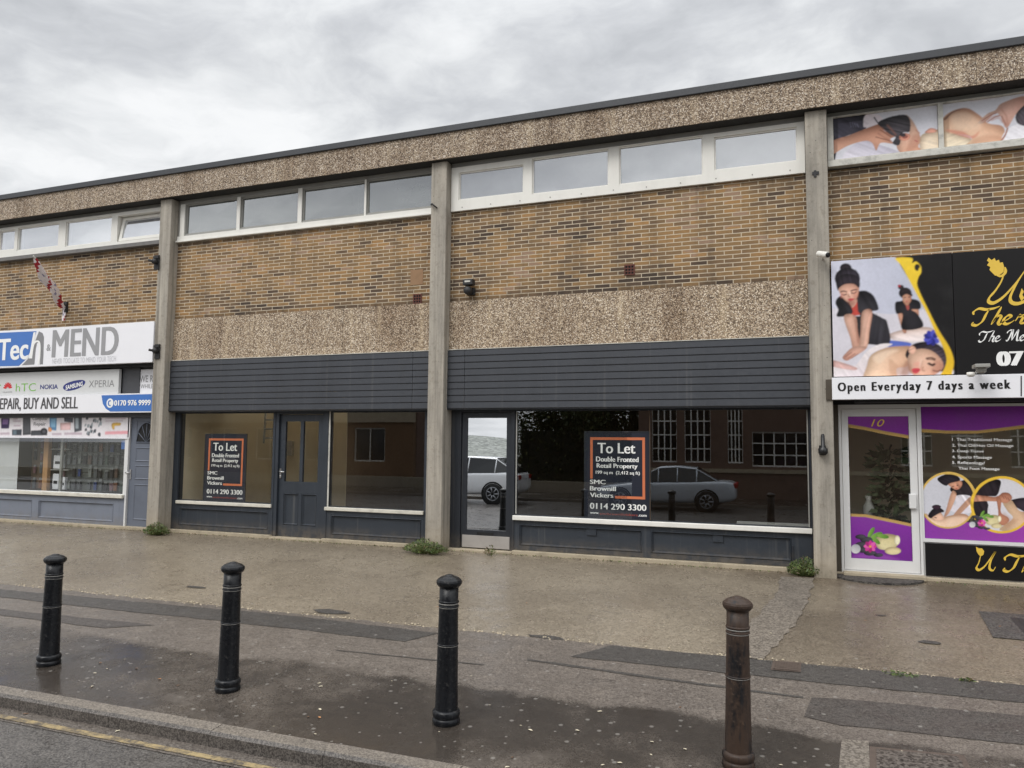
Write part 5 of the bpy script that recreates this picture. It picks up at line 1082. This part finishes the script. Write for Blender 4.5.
# furled flag leaning out from the brickwork of the first bay
(xb, zb), (xt, zt) = at(62.5, 306, 10.42), at(33.5, 256, 9.35)
t = thing('flag', 'furled red and white flag on a slanting pole above the phone shop sign', 'flag', (xb, 10.5, zb))
b0, b1 = Vector((xb, 10.45, zb)), Vector((xt, 9.35, zt))
k = MB(); k.tube([b0, b1], .014, 8); k.build('pole', M['oldwhite'], t)
k = MB(); k.box(xb-.05, xb+.05, 10.46, 10.499, zb-.11, zb+.09); k.tube([(xb, 10.49, zb-.02), b0+(b1-b0)*.08], .03); k.build('bracket', M['cast'], t)
k = MB(); R3 = random.Random(3); n = 26; m = 10; vs = []; mats = []
ax = (b1-b0).normalized(); s1_ = ax.orthogonal().normalized(); s2_ = ax.cross(s1_)
for i in range(n+1):
    u = i/n; f = .96-u*1.2; c = b0+(b1-b0)*max(f, -.02)+Vector((0, 0, min(0, f+.02)*1.2)); wr = .026+.046*math.sin(min(1, u*1.25)*math.pi)**.8
    c = c+Vector((.01*math.sin(u*17), 0, -.045*math.sin(u*math.pi)-.02*math.sin(u*11)))
    for j in range(m):
        a = 2*math.pi*j/m+u*5; rr = wr*(1+.4*math.sin(3*a+u*9)+.15*math.sin(u*23+j)); vs.append(c+s1_*math.cos(a)*rr+s2_*math.sin(a)*rr*.7)
for i in range(n):
    for j in range(m):
        q4 = [vs[i*m+j], vs[i*m+(j+1) % m], vs[(i+1)*m+(j+1) % m], vs[(i+1)*m+j]]
        sv = math.sin(i*.95+2*math.pi*j/m); k.mat(1 if sv > .68 else (2 if sv < -.97 else 0)); k.face(q4, True)
k.build('cloth', [mflat('flag white', (236, 228, 230), .8), mflat('flag red', (168, 40, 52), .8), mflat('flag shade', (150, 148, 176), .8)], t)

# ================================================================== things on the ground
# door mat
k = MB(); cx, cy = .71, 10.50; outl = [(cx+.50*math.cos(a), cy-.36*math.sin(a)) for a in np.linspace(0, math.pi, 24)]
k.face([(x, y, gz(y)+.02) for x, y in outl][::-1]); 
for p, q_ in zip(outl[:-1], outl[1:]): k.face([(p[0], p[1], gz(p[1])-.01), (p[0], p[1], gz(p[1])+.02), (q_[0], q_[1], gz(q_[1])+.02), (q_[0], q_[1], gz(q_[1])-.01)])
mm = m_ground('rubber mat', lin((42, 38, 35)), lin((52, 46, 42)), lin((30, 28, 27)), (.6, .8), None, 0, 60, .6)
tag(k.build('door_mat', mm), 'dark half-round rubber mat in front of the white therapy shop door', 'mat')
k = MB(); k.box(.33, 1.23, 10.44, 10.62, .0, .05); tag(k.build('door_step', M['plinth'], None, .006), 'pale worn threshold board under the white therapy shop door', 'step')
def cover(name, pts, ph, label, m, m2):
    t = thing(name, label, 'manhole cover', (sum(p[0] for p in pts)/4, sum(p[1] for p in pts)/4, gz(sum(p[1] for p in pts)/4)))
    k = MB(); k.face([(x, y, gz(y)+ph) for x, y in pts]); k.build('frame', m, t)
    c = np.array(pts).mean(0); ins = [tuple(c+(np.array(p)-c)*.86) for p in pts]; k = MB()
    k.face([(x, y, gz(y)+ph+.003) for x, y in ins])
    u, v = np.array(ins[1])-np.array(ins[0]), np.array(ins[3])-np.array(ins[0])
    for i in range(9):
        for j in range(6):
            o = np.array(ins[0])+u*(i+.3)/9.3+v*(j+.3)/6.3; k.mat(0)
            qd = [o, o+u*.05, o+u*.05+v*.07, o+v*.07]; k.face([(x, y, gz(y)+ph+.006) for x, y in qd])
    k.build('lid', m2, t)
MC1 = painted('cast lid', (52, 50, 49), .5, .4, 20); MC2 = painted('brown lid', (84, 72, 64), .6, .6, 20); MC3 = m_ground('cover infill', lin((62, 59, 57)), lin((70, 66, 64)), lin((50, 48, 47)), (.4, .6), None, 0, 90, .3)
ragged('tarmac_strip', [(1.50, 8.29), (2.75, 8.29), (2.75, 9.22), (1.55, 9.22)], MC3, .003, 6, .004)
cover('manhole_cover', [(1.79, 8.42), (2.6, 8.42), (2.6, 9.05), (1.79, 9.05)], .005, 'dark square manhole cover set in black tarmac on the forecourt', MC1, MC1)
cover('manhole_cover', [(-.35, 6.74), (-.12, 6.76), (-.12, 7.0), (-.34, 6.98)], .010, 'small rusty brown cover set in the dark tarmac strip', MC2, MC2)
cover('manhole_cover', [(.27, 5.05), (.85, 5.08), (.83, 5.58), (.30, 5.52)], .005, 'brown access cover on the wet pavement near the kerb', MC2, m_ground('cover brown', lin((66, 56, 50)), lin((78, 66, 58)), lin((56, 48, 44)), (.5, .7), None, 0, 60, .5))
ragged('pavement_patch', [(.10, 4.9), (.27, 4.92), (.30, 5.6), (.14, 5.58)], M['patchc'], .003, 6, .006)
# weeds
MW = []
for n, c in (('weed green', (70, 88, 44)), ('weed pale', (102, 114, 62)), ('weed dry', (98, 80, 54))): MW.append(flat(n, c, .6))
def weed(loc, r, h, n, label, grp=None, dry=.12):
    R = random.Random(int(loc[0]*1000)); k = MB()
    for i in range(n):
        a = R.uniform(0, 2*math.pi); d = r*math.sqrt(R.random()); x, y = d*math.cos(a), d*math.sin(a)*.55; hh = h*(1-.65*(d/r)**1.5)*R.uniform(.35, 1.05)
        p = Vector((x, y, hh)); t = Vector((R.uniform(-1, 1)+x/r, R.uniform(-1, .6), R.uniform(-.4, .9))).normalized(); L = R.uniform(.018, .05); w = L*R.uniform(.25, .5)
        s = t.orthogonal().normalized(); s = s*math.cos(a*3)+t.cross(s)*math.sin(a*3)
        k.mat(2 if R.random() < dry else (1 if R.random() < .35 else 0)); k.face([p-t*L*.5, p+s*w*.5, p+t*L*.5, p-s*w*.5])
        if i % 5 == 0: k.mat(1); k.tube([(x*.35, y*.35, 0), (x*.8, y*.8, hh*.6), (x, y, hh)], [.003, .0025, .0015], 4)
    o = k.build('weed_clump', MW); o.location = loc; return tag(o, label, 'weed', grp)
weed((-10.45, 10.24, gz(10.2)), .27, .22, 800, 'leafy green weed clump at the foot of the first concrete column')
weed((-5.28, 10.18, gz(10.2)), .36, .22, 1000, 'wide green weed clump at the foot of the second concrete column')
weed((-.12, 10.36, gz(10.3)), .21, .24, 800, 'green weed clump at the foot of the third concrete column')
weed((-4.33, 10.34, gz(10.34)), .10, .16, 90, 'small straggly dry weed in front of the metal kick plate', None, .6)
weed((.62, 6.99, gz(6.99)), .14, .014, 70, 'thin line of moss at the forecourt joint right of the rusty bollard')
weed((1.08, 6.99, gz(6.99)), .05, .03, 30, 'tiny tuft of moss at the forecourt joint below the dark manhole')
k = MB(); R = random.Random(11)
for i in range(2400):
    x = R.uniform(-15.5, 5); 
    if any(a-.05 < x < b+.05 for a, b in COLS) or R.random() < .35+.35*math.sin(x*2.3)*math.sin(x*.9): continue
    y = 10.49+R.gauss(-.03, .02); p = Vector((x, y, gz(y)+R.uniform(0, .012))); L = R.uniform(.008, .024); t = Vector((R.uniform(-1, 1), R.uniform(-1, .2), R.uniform(0, 1))).normalized(); s = t.orthogonal()
    k.mat(R.choice([0, 1, 2, 2])); k.face([p-t*L*.5, p+s*L*.3, p+t*L*.5, p-s*L*.3])
tag(k.build('moss_line', MW), 'thin line of moss and dead stems along the foot of the shopfronts', 'moss', kind='stuff')
# a dark pot plant and a pale vase just inside the therapy shop door
t = thing('pot_plant', 'dark leafy pot plant standing just inside the white therapy shop door', 'plant', (.92, 11.0, .02)); R = random.Random(9)
k = MB(); k.lathe([(.09, 0), (.13, .3), (.14, .32), (.12, .32)], 18, (.92, 11.0, .02)); k.build('pot', M['brownwall2'], t); k = MB()
for i in range(420):
    a = R.uniform(0, 6.28); z = R.uniform(.35, 1.55); rr = .2*R.random(); p = Vector((.92+rr*math.cos(a), 11.0+rr*math.sin(a), z)); u = Vector((math.cos(a), math.sin(a), R.uniform(-.5, .8))).normalized(); q5 = u.orthogonal(); L = R.uniform(.08, .2)
    k.face([p, p+u*L*.5+q5*L*.18, p+u*L, p+u*L*.5-q5*L*.18])
k.build('leaves', MLF[0], t)
k = MB(); k.lathe([(.05, 0), (.075, .08), (.07, .2), (.03, .28), (.04, .34)], 18, (.66, 10.95, .62)); k.box(.45, .8, 10.86, 11.05, .02, .619); tag(k.build('vase_stand', M['greyframe']), 'pale vase on a low stand inside the white therapy shop door', 'vase')
# fallen leaves and litter
ML = [flat('leaf '+n, c, .6) for n, c in (('tan', (170, 120, 76)), ('pale', (206, 196, 172)), ('brown', (106, 78, 54)))]
leafp = {}
def leaf(x, y, z, ci, s, label, grp):
    if ci not in leafp:
        k = MB(); P = [(0, -.5), (.22, -.2), (.3, .1), (.12, .45), (0, .6), (-.14, .4), (-.28, .1), (-.2, -.25)]
        b = [(px, py, .12*abs(px)+.05*math.sin(py*5)) for px, py in P]
        for p, r in zip(b, b[1:]+b[:1]): k.face([p, r, (0, 0, .0)])
        o = k.build('fallen_leaf', ML[ci]); leafp[ci] = o
    else: o = leafp[ci].copy(); COL.objects.link(o)
    o.location = (x, y, z+.006); o.scale = (s, s, s); o.rotation_euler = (0, 0, random.uniform(0, 6)); tag(o, label, 'leaf', grp)
names = ['tan', 'pale', 'brown']
RL = random.Random(21)
for i in range(46):
    x, y = RL.uniform(-5.8, .9), min(6.8, max(4.5, RL.gauss(5.1, .4))); ci = RL.choice([1, 1, 1, 2, 0]); leaf(x, y, gz(y), ci, RL.uniform(.014, .038), f'small {names[ci]} fallen leaf lying on the wet pavement', 'fallen leaves on the pavement')
for i in range(16):
    x, y = RL.uniform(-5, 2), RL.uniform(6.3, 9.8); ci = RL.choice([1, 1, 0]); leaf(x, y, gz(y), ci, RL.uniform(.015, .035), f'{names[ci]} scrap of leaf on the upper pavement and forecourt', 'leaf scraps on the forecourt')
for px, py, ci, s in ((75, 714, 0, .05), (76, 718, 1, .035), (131, 723, 0, .055), (131.5, 727, 1, .035), (118, 732, 1, .04), (147, 726, 2, .05), (26, 715, 2, .04)):
    v = CD+CR*((px-512)/F_PX)+CU*((384-py)/F_PX); tt = (RZ-EYE)/v.z; leaf(v.x*tt, v.y*tt, RZ+.004, ci, s, f'{names[ci]} leaf lying in the gutter beside the yellow line', 'leaves in the gutter')

# ================================================================== across the street (seen in the glass)
def m_car(name, rgb, metal=.0):
    k = NT(name); n = k.noise(k.obj(), 3, 4); c = lin(rgb); k.base(k.mix(k.maprange(n, .4, .7, 0, .1), c, tuple(x*.7 for x in c))); k.rough(.28); k.b.inputs['Metallic'].default_value = metal; k.b.inputs['Coat Weight'].default_value = .6; return k.m
MGL = flat('car glass', (20, 23, 26), .08); MTY = flat('tyre', (24, 24, 25), .8); MRIM = flat('alloy rim', (150, 152, 156), .3, .7); MLT = flat('tail lamp red', (150, 24, 22), .2); MHL = flat('headlamp', (200, 204, 208), .15)
def car(name, label, paint, loc, L, W, H, st, roofst, wheels, R):
    """st: stations (x, z_bottom, z_belt, halfwidth); roofst: (x, z, halfwidth) of the greenhouse; front at -x"""
    t = thing(name, label, 'car')
    k = MB(); rings = []
    for x, zb, zt, w in st:
        mid = (zb+zt)*.5; rings.append([(x, s*w*a, z) for s, seq in ((-1, ((.86, zb), (.97, zb+.10), (1.0, mid), (.965, zt-.05), (.90, zt))), (1, ((.90, zt), (.965, zt-.05), (1.0, mid), (.97, zb+.10), (.86, zb)))) for a, z in seq])
    m = 10; vs = [p for r in rings for p in r]; fs = [(i*m+j, i*m+(j+1) % m, (i+1)*m+(j+1) % m, (i+1)*m+j) for i in range(len(rings)-1) for j in range(m)]+[tuple(range(m))[::-1], tuple((len(rings)-1)*m+j for j in range(m))]
    k.addm(vs, [f[::-1] for f in fs], True); b = k.build('body', paint, t); sm = b.modifiers.new('s', 'SUBSURF'); sm.levels = sm.render_levels = 2
    # greenhouse: roof skin plus dark side glass
    k = MB(); rr = []
    for x, z, w, zb, wb in roofst: rr.append([(x, -wb, zb), (x, -w, z-.05), (x, -w*.86, z), (x, w*.86, z), (x, w, z-.05), (x, wb, zb)])
    for i in range(len(rr)-1):
        for j in range(5): k.mat(1 if j in (0, 4) or i in (0, len(rr)-2) else 0); k.face([rr[i][j+1], rr[i][j], rr[i+1][j], rr[i+1][j+1]], False)
    k.build('cabin', [paint, MGL], t, .01)
    for s in (-1, 1):
        k = MB()
        for i, (x, z, w, zb, wb) in enumerate(roofst):
            if 0 < i < len(roofst)-1:
                k.tube([(x, s*(wb+.006), zb), (x, s*(w+.008), z-.045)], .022, 6)
        k.tube([(x, s*(w+.004), z-.045) for x, z, w, zb, wb in roofst], .02, 6); k.build('window_frame', paint, t)
        for x in wheels:
            wh = MB(); wh.lathe([(R*.66, -.09), (R*.95, -.1), (R, -.07), (R, .07), (R*.95, .1), (R*.66, .09)], 28, (x, s*(W/2-.08), R), 'y'); wo = wh.build('wheel', MTY, t)
            r = MB(); y = s*(W/2+.015)
            r.lathe([(R*.67, -.05), (R*.67, .03*s+0), (R*.6, .035*s), (R*.58, 0)], 28, (x, y-s*.02, R), 'y')
            for q_ in range(7):
                a = 2*math.pi*q_/7; r.tube([(x+.05*math.cos(a), y, R+.05*math.sin(a)), (x+R*.62*math.cos(a), y, R+R*.62*math.sin(a))], .028, 5)
            r.build('rim', MRIM, wo)
            ar = MB(); ar.lathe([(R*1.16, -.03), (R*1.16, .012), (R*1.02, .012), (R*1.02, -.03)], 28, (x, s*(W/2-.015), R+.01), 'y'); ar.build('wheel_arch', MTY, t)
        k = MB(); x1, zz1 = st[-2][0], st[-2][2]; k.box(x1-.12, st[-1][0]+.02, s*W*.33-.14, s*W*.33+.14, zz1-.20, zz1-.05); k.build('tail_lamp', MLT, t, .03)
        k = MB(); x0 = st[0][0]; k.box(x0-.02, x0+.25, s*W*.32-.16, s*W*.32+.16, st[1][2]-.17, st[1][2]-.05); k.build('headlamp', MHL, t, .03)
        k = MB(); k.box(-.55, -.35, s*(W/2+.02), s*(W/2+.16), st[3][2]-.0, st[3][2]+.12); k.build('mirror', paint, t, .03)
    t.location = loc; return t
car('parked_car', 'silver saloon car parked across the street, reflected in the dark window', m_car('silver paint', (196, 204, 212), .15), (-3.6, -4.6, RZ), 4.5, 1.8, 1.42,
    [(-2.25, .42, .60, .62), (-2.1, .28, .72, .84), (-1.5, .24, .80, .90), (-.7, .22, .90, .90), (.4, .22, .93, .90), (1.3, .24, .96, .90), (1.9, .26, .98, .87), (2.2, .34, .95, .78), (2.27, .45, .80, .70)],
    [(-.98, .92, .66, .90, .74), (-.15, 1.38, .58, .90, .80), (.45, 1.42, .58, .92, .80), (1.05, 1.36, .57, .93, .80), (1.72, .98, .60, .95, .72)], (-1.38, 1.36), .325)
car('parked_car', 'white sport utility car parked across the street, reflected in the glass door', m_car('white paint', (232, 234, 236)), (-10.75, -4.6, RZ), 4.5, 1.86, 1.65,
    [(-2.22, .50, .72, .66), (-2.1, .34, .88, .88), (-1.5, .30, .98, .93), (-.8, .28, 1.05, .93), (.5, .28, 1.08, .93), (1.4, .30, 1.10, .93), (2.05, .34, 1.12, .90), (2.25, .42, 1.05, .84), (2.28, .55, .9, .8)],
    [(-1.05, 1.05, .70, 1.03, .78), (-.35, 1.56, .62, 1.04, .84), (.4, 1.63, .62, 1.06, .85), (1.4, 1.58, .61, 1.07, .84), (2.16, 1.10, .68, 1.08, .80)], (-1.36, 1.36), .355)
# brick building opposite with tall gridded windows
ob = thing('brick_building', 'dark red brick building across the street with tall white gridded windows', 'building', (3, -10, RZ))
MRB = painted('dark red brick', (112, 90, 78), .9, .5, 2); OZ = RZ+.1
SH = 1.25; tall = [(-5.99+SH, -5.02+SH), (-4.71+SH, -3.71+SH), (-3.06+SH, -2.5+SH), (3.0, 4.0), (4.6, 5.6), (6.4, 7.4), (8.2, 9.2), (10, 11)]; wide = (-2.15+SH, -.15+SH, .80, 2.15)
holes = [(a, b, .92, 4.2) for a, b in tall]+[wide]
k = MB(); k.slab(-5.3, 14, OZ-.2, 7.5, holes, 0, .25)
k.v = [(x, -10-y, z) for x, y, z in k.v]; k.f = [f[::-1] for f in k.f]; k.build('wall', MRB, ob)
B('side_wall', MRB, ob, (-5.3, 14, -20, -10.3, OZ-.2, 7.45)); Bs('stone_band', M['plinth'], ob, (-5.35, 14.05, -10, -9.94, 4.45, 4.75), (-5.35, 14.05, -10, -9.94, .55, .7))
k = MB(); k.face([(-5.7, -9.6, 7.5), (14.4, -9.6, 7.5), (14.4, -15, 9.4), (-5.7, -15, 9.4)][::-1]); k.face([(-5.7, -15, 9.4), (14.4, -15, 9.4), (14.4, -20.4, 7.5), (-5.7, -20.4, 7.5)][::-1]); k.build('roof', M['cap'], ob)
for a, b, c, d in holes:
    nx, nz = (4, 6) if d > 3 else (5, 3); k = MB(); k.box(a, b, -10.12, -10.08, c, c+.06); k.box(a, b, -10.12, -10.08, d-.06, d)
    for i in range(nx+1): x = a+(b-a)*i/nx; k.box(x-.025, x+.025, -10.115, -10.082, c, d)
    for j in range(1, nz): z = c+(d-c)*j/nz; k.box(a, b, -10.112, -10.084, z-.025, z+.025)
    f = k.build('window', M['white'], ob); p = MB(); p.face([(b, -10.14, c), (a, -10.14, c), (a, -10.14, d), (b, -10.14, d)]); p.build('pane', MGL, f)
# brown brick row further along the street
rw = thing('shop_row', 'brown brick row of buildings across the street, reflected beside the panelled door', 'building', (-23, -10.5, RZ))
wins = [(-32+i*2.9, -30.6+i*2.9, 3.6, 5.0) for i in range(5)]+[(-32+i*2.9, -30.3+i*2.9, .7, 2.3) for i in range(5)]
k = MB(); k.slab(-33, -17.2, OZ-.2, 6.4, wins, 0, .25); k.v = [(x, -10.5-y, z) for x, y, z in k.v]; k.f = [f[::-1] for f in k.f]; k.build('wall', painted('brown row brick', (118, 92, 68), .9, .6, 1.5), rw)
B('side_wall', MRB, rw, (-33, -17.2, -19, -10.8, OZ-.2, 6.35)); Bs('fascia_board', M['plinth'], rw, (-33, -17.1, -10.5, -10.42, 2.55, 3.05)); B('roof', M['cap'], rw, (-33.2, -17, -19.2, -10.3, 6.4, 6.6))
for a, b, c, d in wins:
    k = MB(); k.box(a, b, -10.62, -10.58, c, c+.07); k.box(a, b, -10.62, -10.58, d-.07, d); k.box(a, a+.07, -10.619, -10.581, c, d); k.box(b-.07, b, -10.619, -10.581, c, d); k.box((a+b)/2-.03, (a+b)/2+.03, -10.618, -10.582, c, d); f = k.build('window', M['oldwhite'], rw)
    p = MB(); p.face([(b, -10.64, c), (a, -10.64, c), (a, -10.64, d), (b, -10.64, d)]); p.build('pane', MGL, f)
# trees beside it
def tree(loc, h, r, seed, label):
    R = random.Random(seed); t = thing('street_tree', label, 'tree', (0, 0, 0), 'trees across the street')
    k = MB(); k.tube([(0, 0, -.3), (.04, 0, h*.25), (0, .05, h*.5), (.05, 0, h*.85)], [.2, .16, .11, .03], 9); lim = []
    for i in range(9):
        a = R.uniform(0, 6.28); z = h*R.uniform(.2, .7); e = (r*.75*math.cos(a), r*.75*math.sin(a), z+h*R.uniform(.1, .28)); lim.append(e); k.tube([(0, 0, z), (e[0]*.5, e[1]*.5, z+.25), e], [.07, .05, .015], 6)
    k.build('trunk', MT, t); k = MB(); cl = [(Vector(e), r*R.uniform(.3, .5)) for e in lim]+[(Vector((R.uniform(-.4, .4)*r, R.uniform(-.4, .4)*r, h*R.uniform(.28, .95))), r*R.uniform(.35, .55)) for _ in range(14)]
    for i in range(4200):
        c, cr = R.choice(cl); d = Vector((R.gauss(0, 1), R.gauss(0, 1), R.gauss(0, .8))).normalized()*cr*R.random()**.4; p = c+d
        u = Vector((R.uniform(-1, 1), R.uniform(-1, 1), R.uniform(-.6, .6))).normalized(); s = u.orthogonal(); L = R.uniform(.12, .26)
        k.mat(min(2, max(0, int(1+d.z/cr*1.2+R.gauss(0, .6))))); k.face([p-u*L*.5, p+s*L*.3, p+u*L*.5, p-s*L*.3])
    k.build('crown', MLF, t); t.location = loc; return t
tree((-7.6, -11.5, RZ+.1), 5.2, 2.3, 1, 'leafy tree beside the brick building across the street'); tree((-9.4, -14.5, RZ+.1), 5.4, 2.2, 2, 'leafy tree standing further back across the street'); tree((-6.4, -15, RZ+.1), 6, 2.3, 5, 'tall leafy tree behind the corner of the opposite brick building')
hd = thing('hedge', 'tall dense green hedge under the trees across the street', 'hedge', (-8.2, -13.4, RZ+.1)); R = random.Random(4)
B('hedge_dark_core', painted('hedge shade', (40, 44, 32), .9, .4), hd, (-11.2, -5.5, -13.9, -13.0, RZ, RZ+2.7)); k = MB()  # dark solid core standing in for the shade inside the hedge
for i in range(5200):
    p = Vector((R.uniform(-11.5, -5.2), R.uniform(-14.1, -12.75), RZ+R.uniform(0, 3.1)+.25*math.sin(i))); u = Vector((R.uniform(-1, 1), R.uniform(-1, 1), R.uniform(-.6, .6))).normalized(); s = u.orthogonal(); L = R.uniform(.1, .24)
    k.mat(R.choice([0, 0, 1, 1, 2])); k.face([p-u*L*.5, p+s*L*.3, p+u*L*.5, p-s*L*.3])
k.build('foliage', MLF, hd)
hl = MB(); xs = np.linspace(-90, 10, 34)
for a, b in zip(xs[:-1], xs[1:]):
    ha, hb = 3.4+1.2*math.sin(a*.05)+.4*math.sin(a*.21), 3.4+1.2*math.sin(b*.05)+.4*math.sin(b*.21); hl.face([(a, -90, -1), (a, -120, ha), (b, -120, hb), (b, -90, -1)])
tag(hl.build('hill', m_ground('hazy hill grass', lin((176, 180, 174)), lin((166, 171, 162)), lin((186, 188, 182)), (.9, 1), None, 0, 2, .1)), kind='structure')  # distance haze mixed into the pale grass colour
k = MB(); k.box(-60, -5.9, -9.75, -9.5, RZ-.1, RZ+.55); tag(k.build('low_wall', M['concrete']), 'low concrete wall along the far pavement under the trees', 'wall')

# ================================================================== sky and light (overcast)
w = bpy.data.worlds.new('World'); scn.world = w; w.use_nodes = True; nt = w.node_tree; bg = nt.nodes['Background']
SUN_EL, SUN_AZ = math.radians(48), math.radians(205)      # azimuth from +y, clockwise
sky = nt.nodes.new('ShaderNodeTexSky'); sky.sky_type = 'NISHITA'; sky.sun_disc = False; sky.sun_elevation = SUN_EL; sky.sun_rotation = SUN_AZ; sky.air_density = 1.5; sky.dust_density = 3
kk = NT.__new__(NT); kk.t = nt
tc = nt.nodes.new('ShaderNodeTexCoord').outputs['Generated']; xyz = kk.sep(tc)
den = kk.math('ADD', kk.math('MAXIMUM', xyz[2], 0), .22)
pv = nt.nodes.new('ShaderNodeCombineXYZ'); kk.put(pv.inputs[0], kk.math('DIVIDE', xyz[0], den)); kk.put(pv.inputs[1], kk.math('DIVIDE', xyz[1], den)); pv = pv.outputs[0]
wob = kk.noise(pv, 1.1, 4, .6, False); pw = nt.nodes.new('ShaderNodeVectorMath'); pw.operation = 'MULTIPLY_ADD'; kk.put(pw.inputs[0], wob); pw.inputs[1].default_value = (.5, .5, .5); kk.put(pw.inputs[2], pv); pw = pw.outputs[0]
n1 = kk.noise(kk.scale(pw, (1, 1.25, 1)), 1.15, 7, .58); n2 = kk.noise(pw, 3.4, 6, .6)
cl = kk.math('ADD', kk.math('MULTIPLY', n1, .75), kk.math('MULTIPLY', n2, .25))
ccol = kk.ramp(cl, [(.37, (.45, .465, .49)), (.44, (.57, .585, .61)), (.50, (.71, .725, .74)), (.56, (.83, .84, .85)), (.68, (.90, .905, .91))])
gain = kk.maprange(xyz[2], .42, .95, 1, 2.2)
back = kk.maprange(xyz[1], .15, -.5, 1, 1.35)          # the brighter part of the cloud is behind the photographer
ccol = kk.mix(1, ccol, kk.n('ShaderNodeCombineXYZ', {0: kk.math('MULTIPLY', gain, back), 1: kk.math('MULTIPLY', gain, back), 2: kk.math('MULTIPLY', gain, back)}).outputs[0], 'MULTIPLY')
ccol10 = kk.mix(1, ccol, (10, 10, 10), 'MULTIPLY')
kk.put(bg.inputs[0], kk.mix(.96, sky.outputs[0], ccol10)); bg.inputs[1].default_value = .115
sl = bpy.data.lights.new('sun', 'SUN'); sl.energy = 1.35; sl.angle = math.radians(25); sl.color = (1, .97, .93)
so = bpy.data.objects.new('sun', sl); COL.objects.link(so); so.location = (0, -5, 20)
dirn = Vector((math.sin(SUN_AZ)*math.cos(SUN_EL), math.cos(SUN_AZ)*math.cos(SUN_EL), math.sin(SUN_EL)))
so.rotation_euler = dirn.to_track_quat('Z', 'Y').to_euler()
scn.view_settings.view_transform = 'Standard'; scn.view_settings.look = 'None'; scn.view_settings.exposure = 0; scn.view_settings.gamma = 1
scn.cycles.max_bounces = 8; scn.cycles.transparent_max_bounces = 12; scn.cycles.sample_clamp_indirect = 6
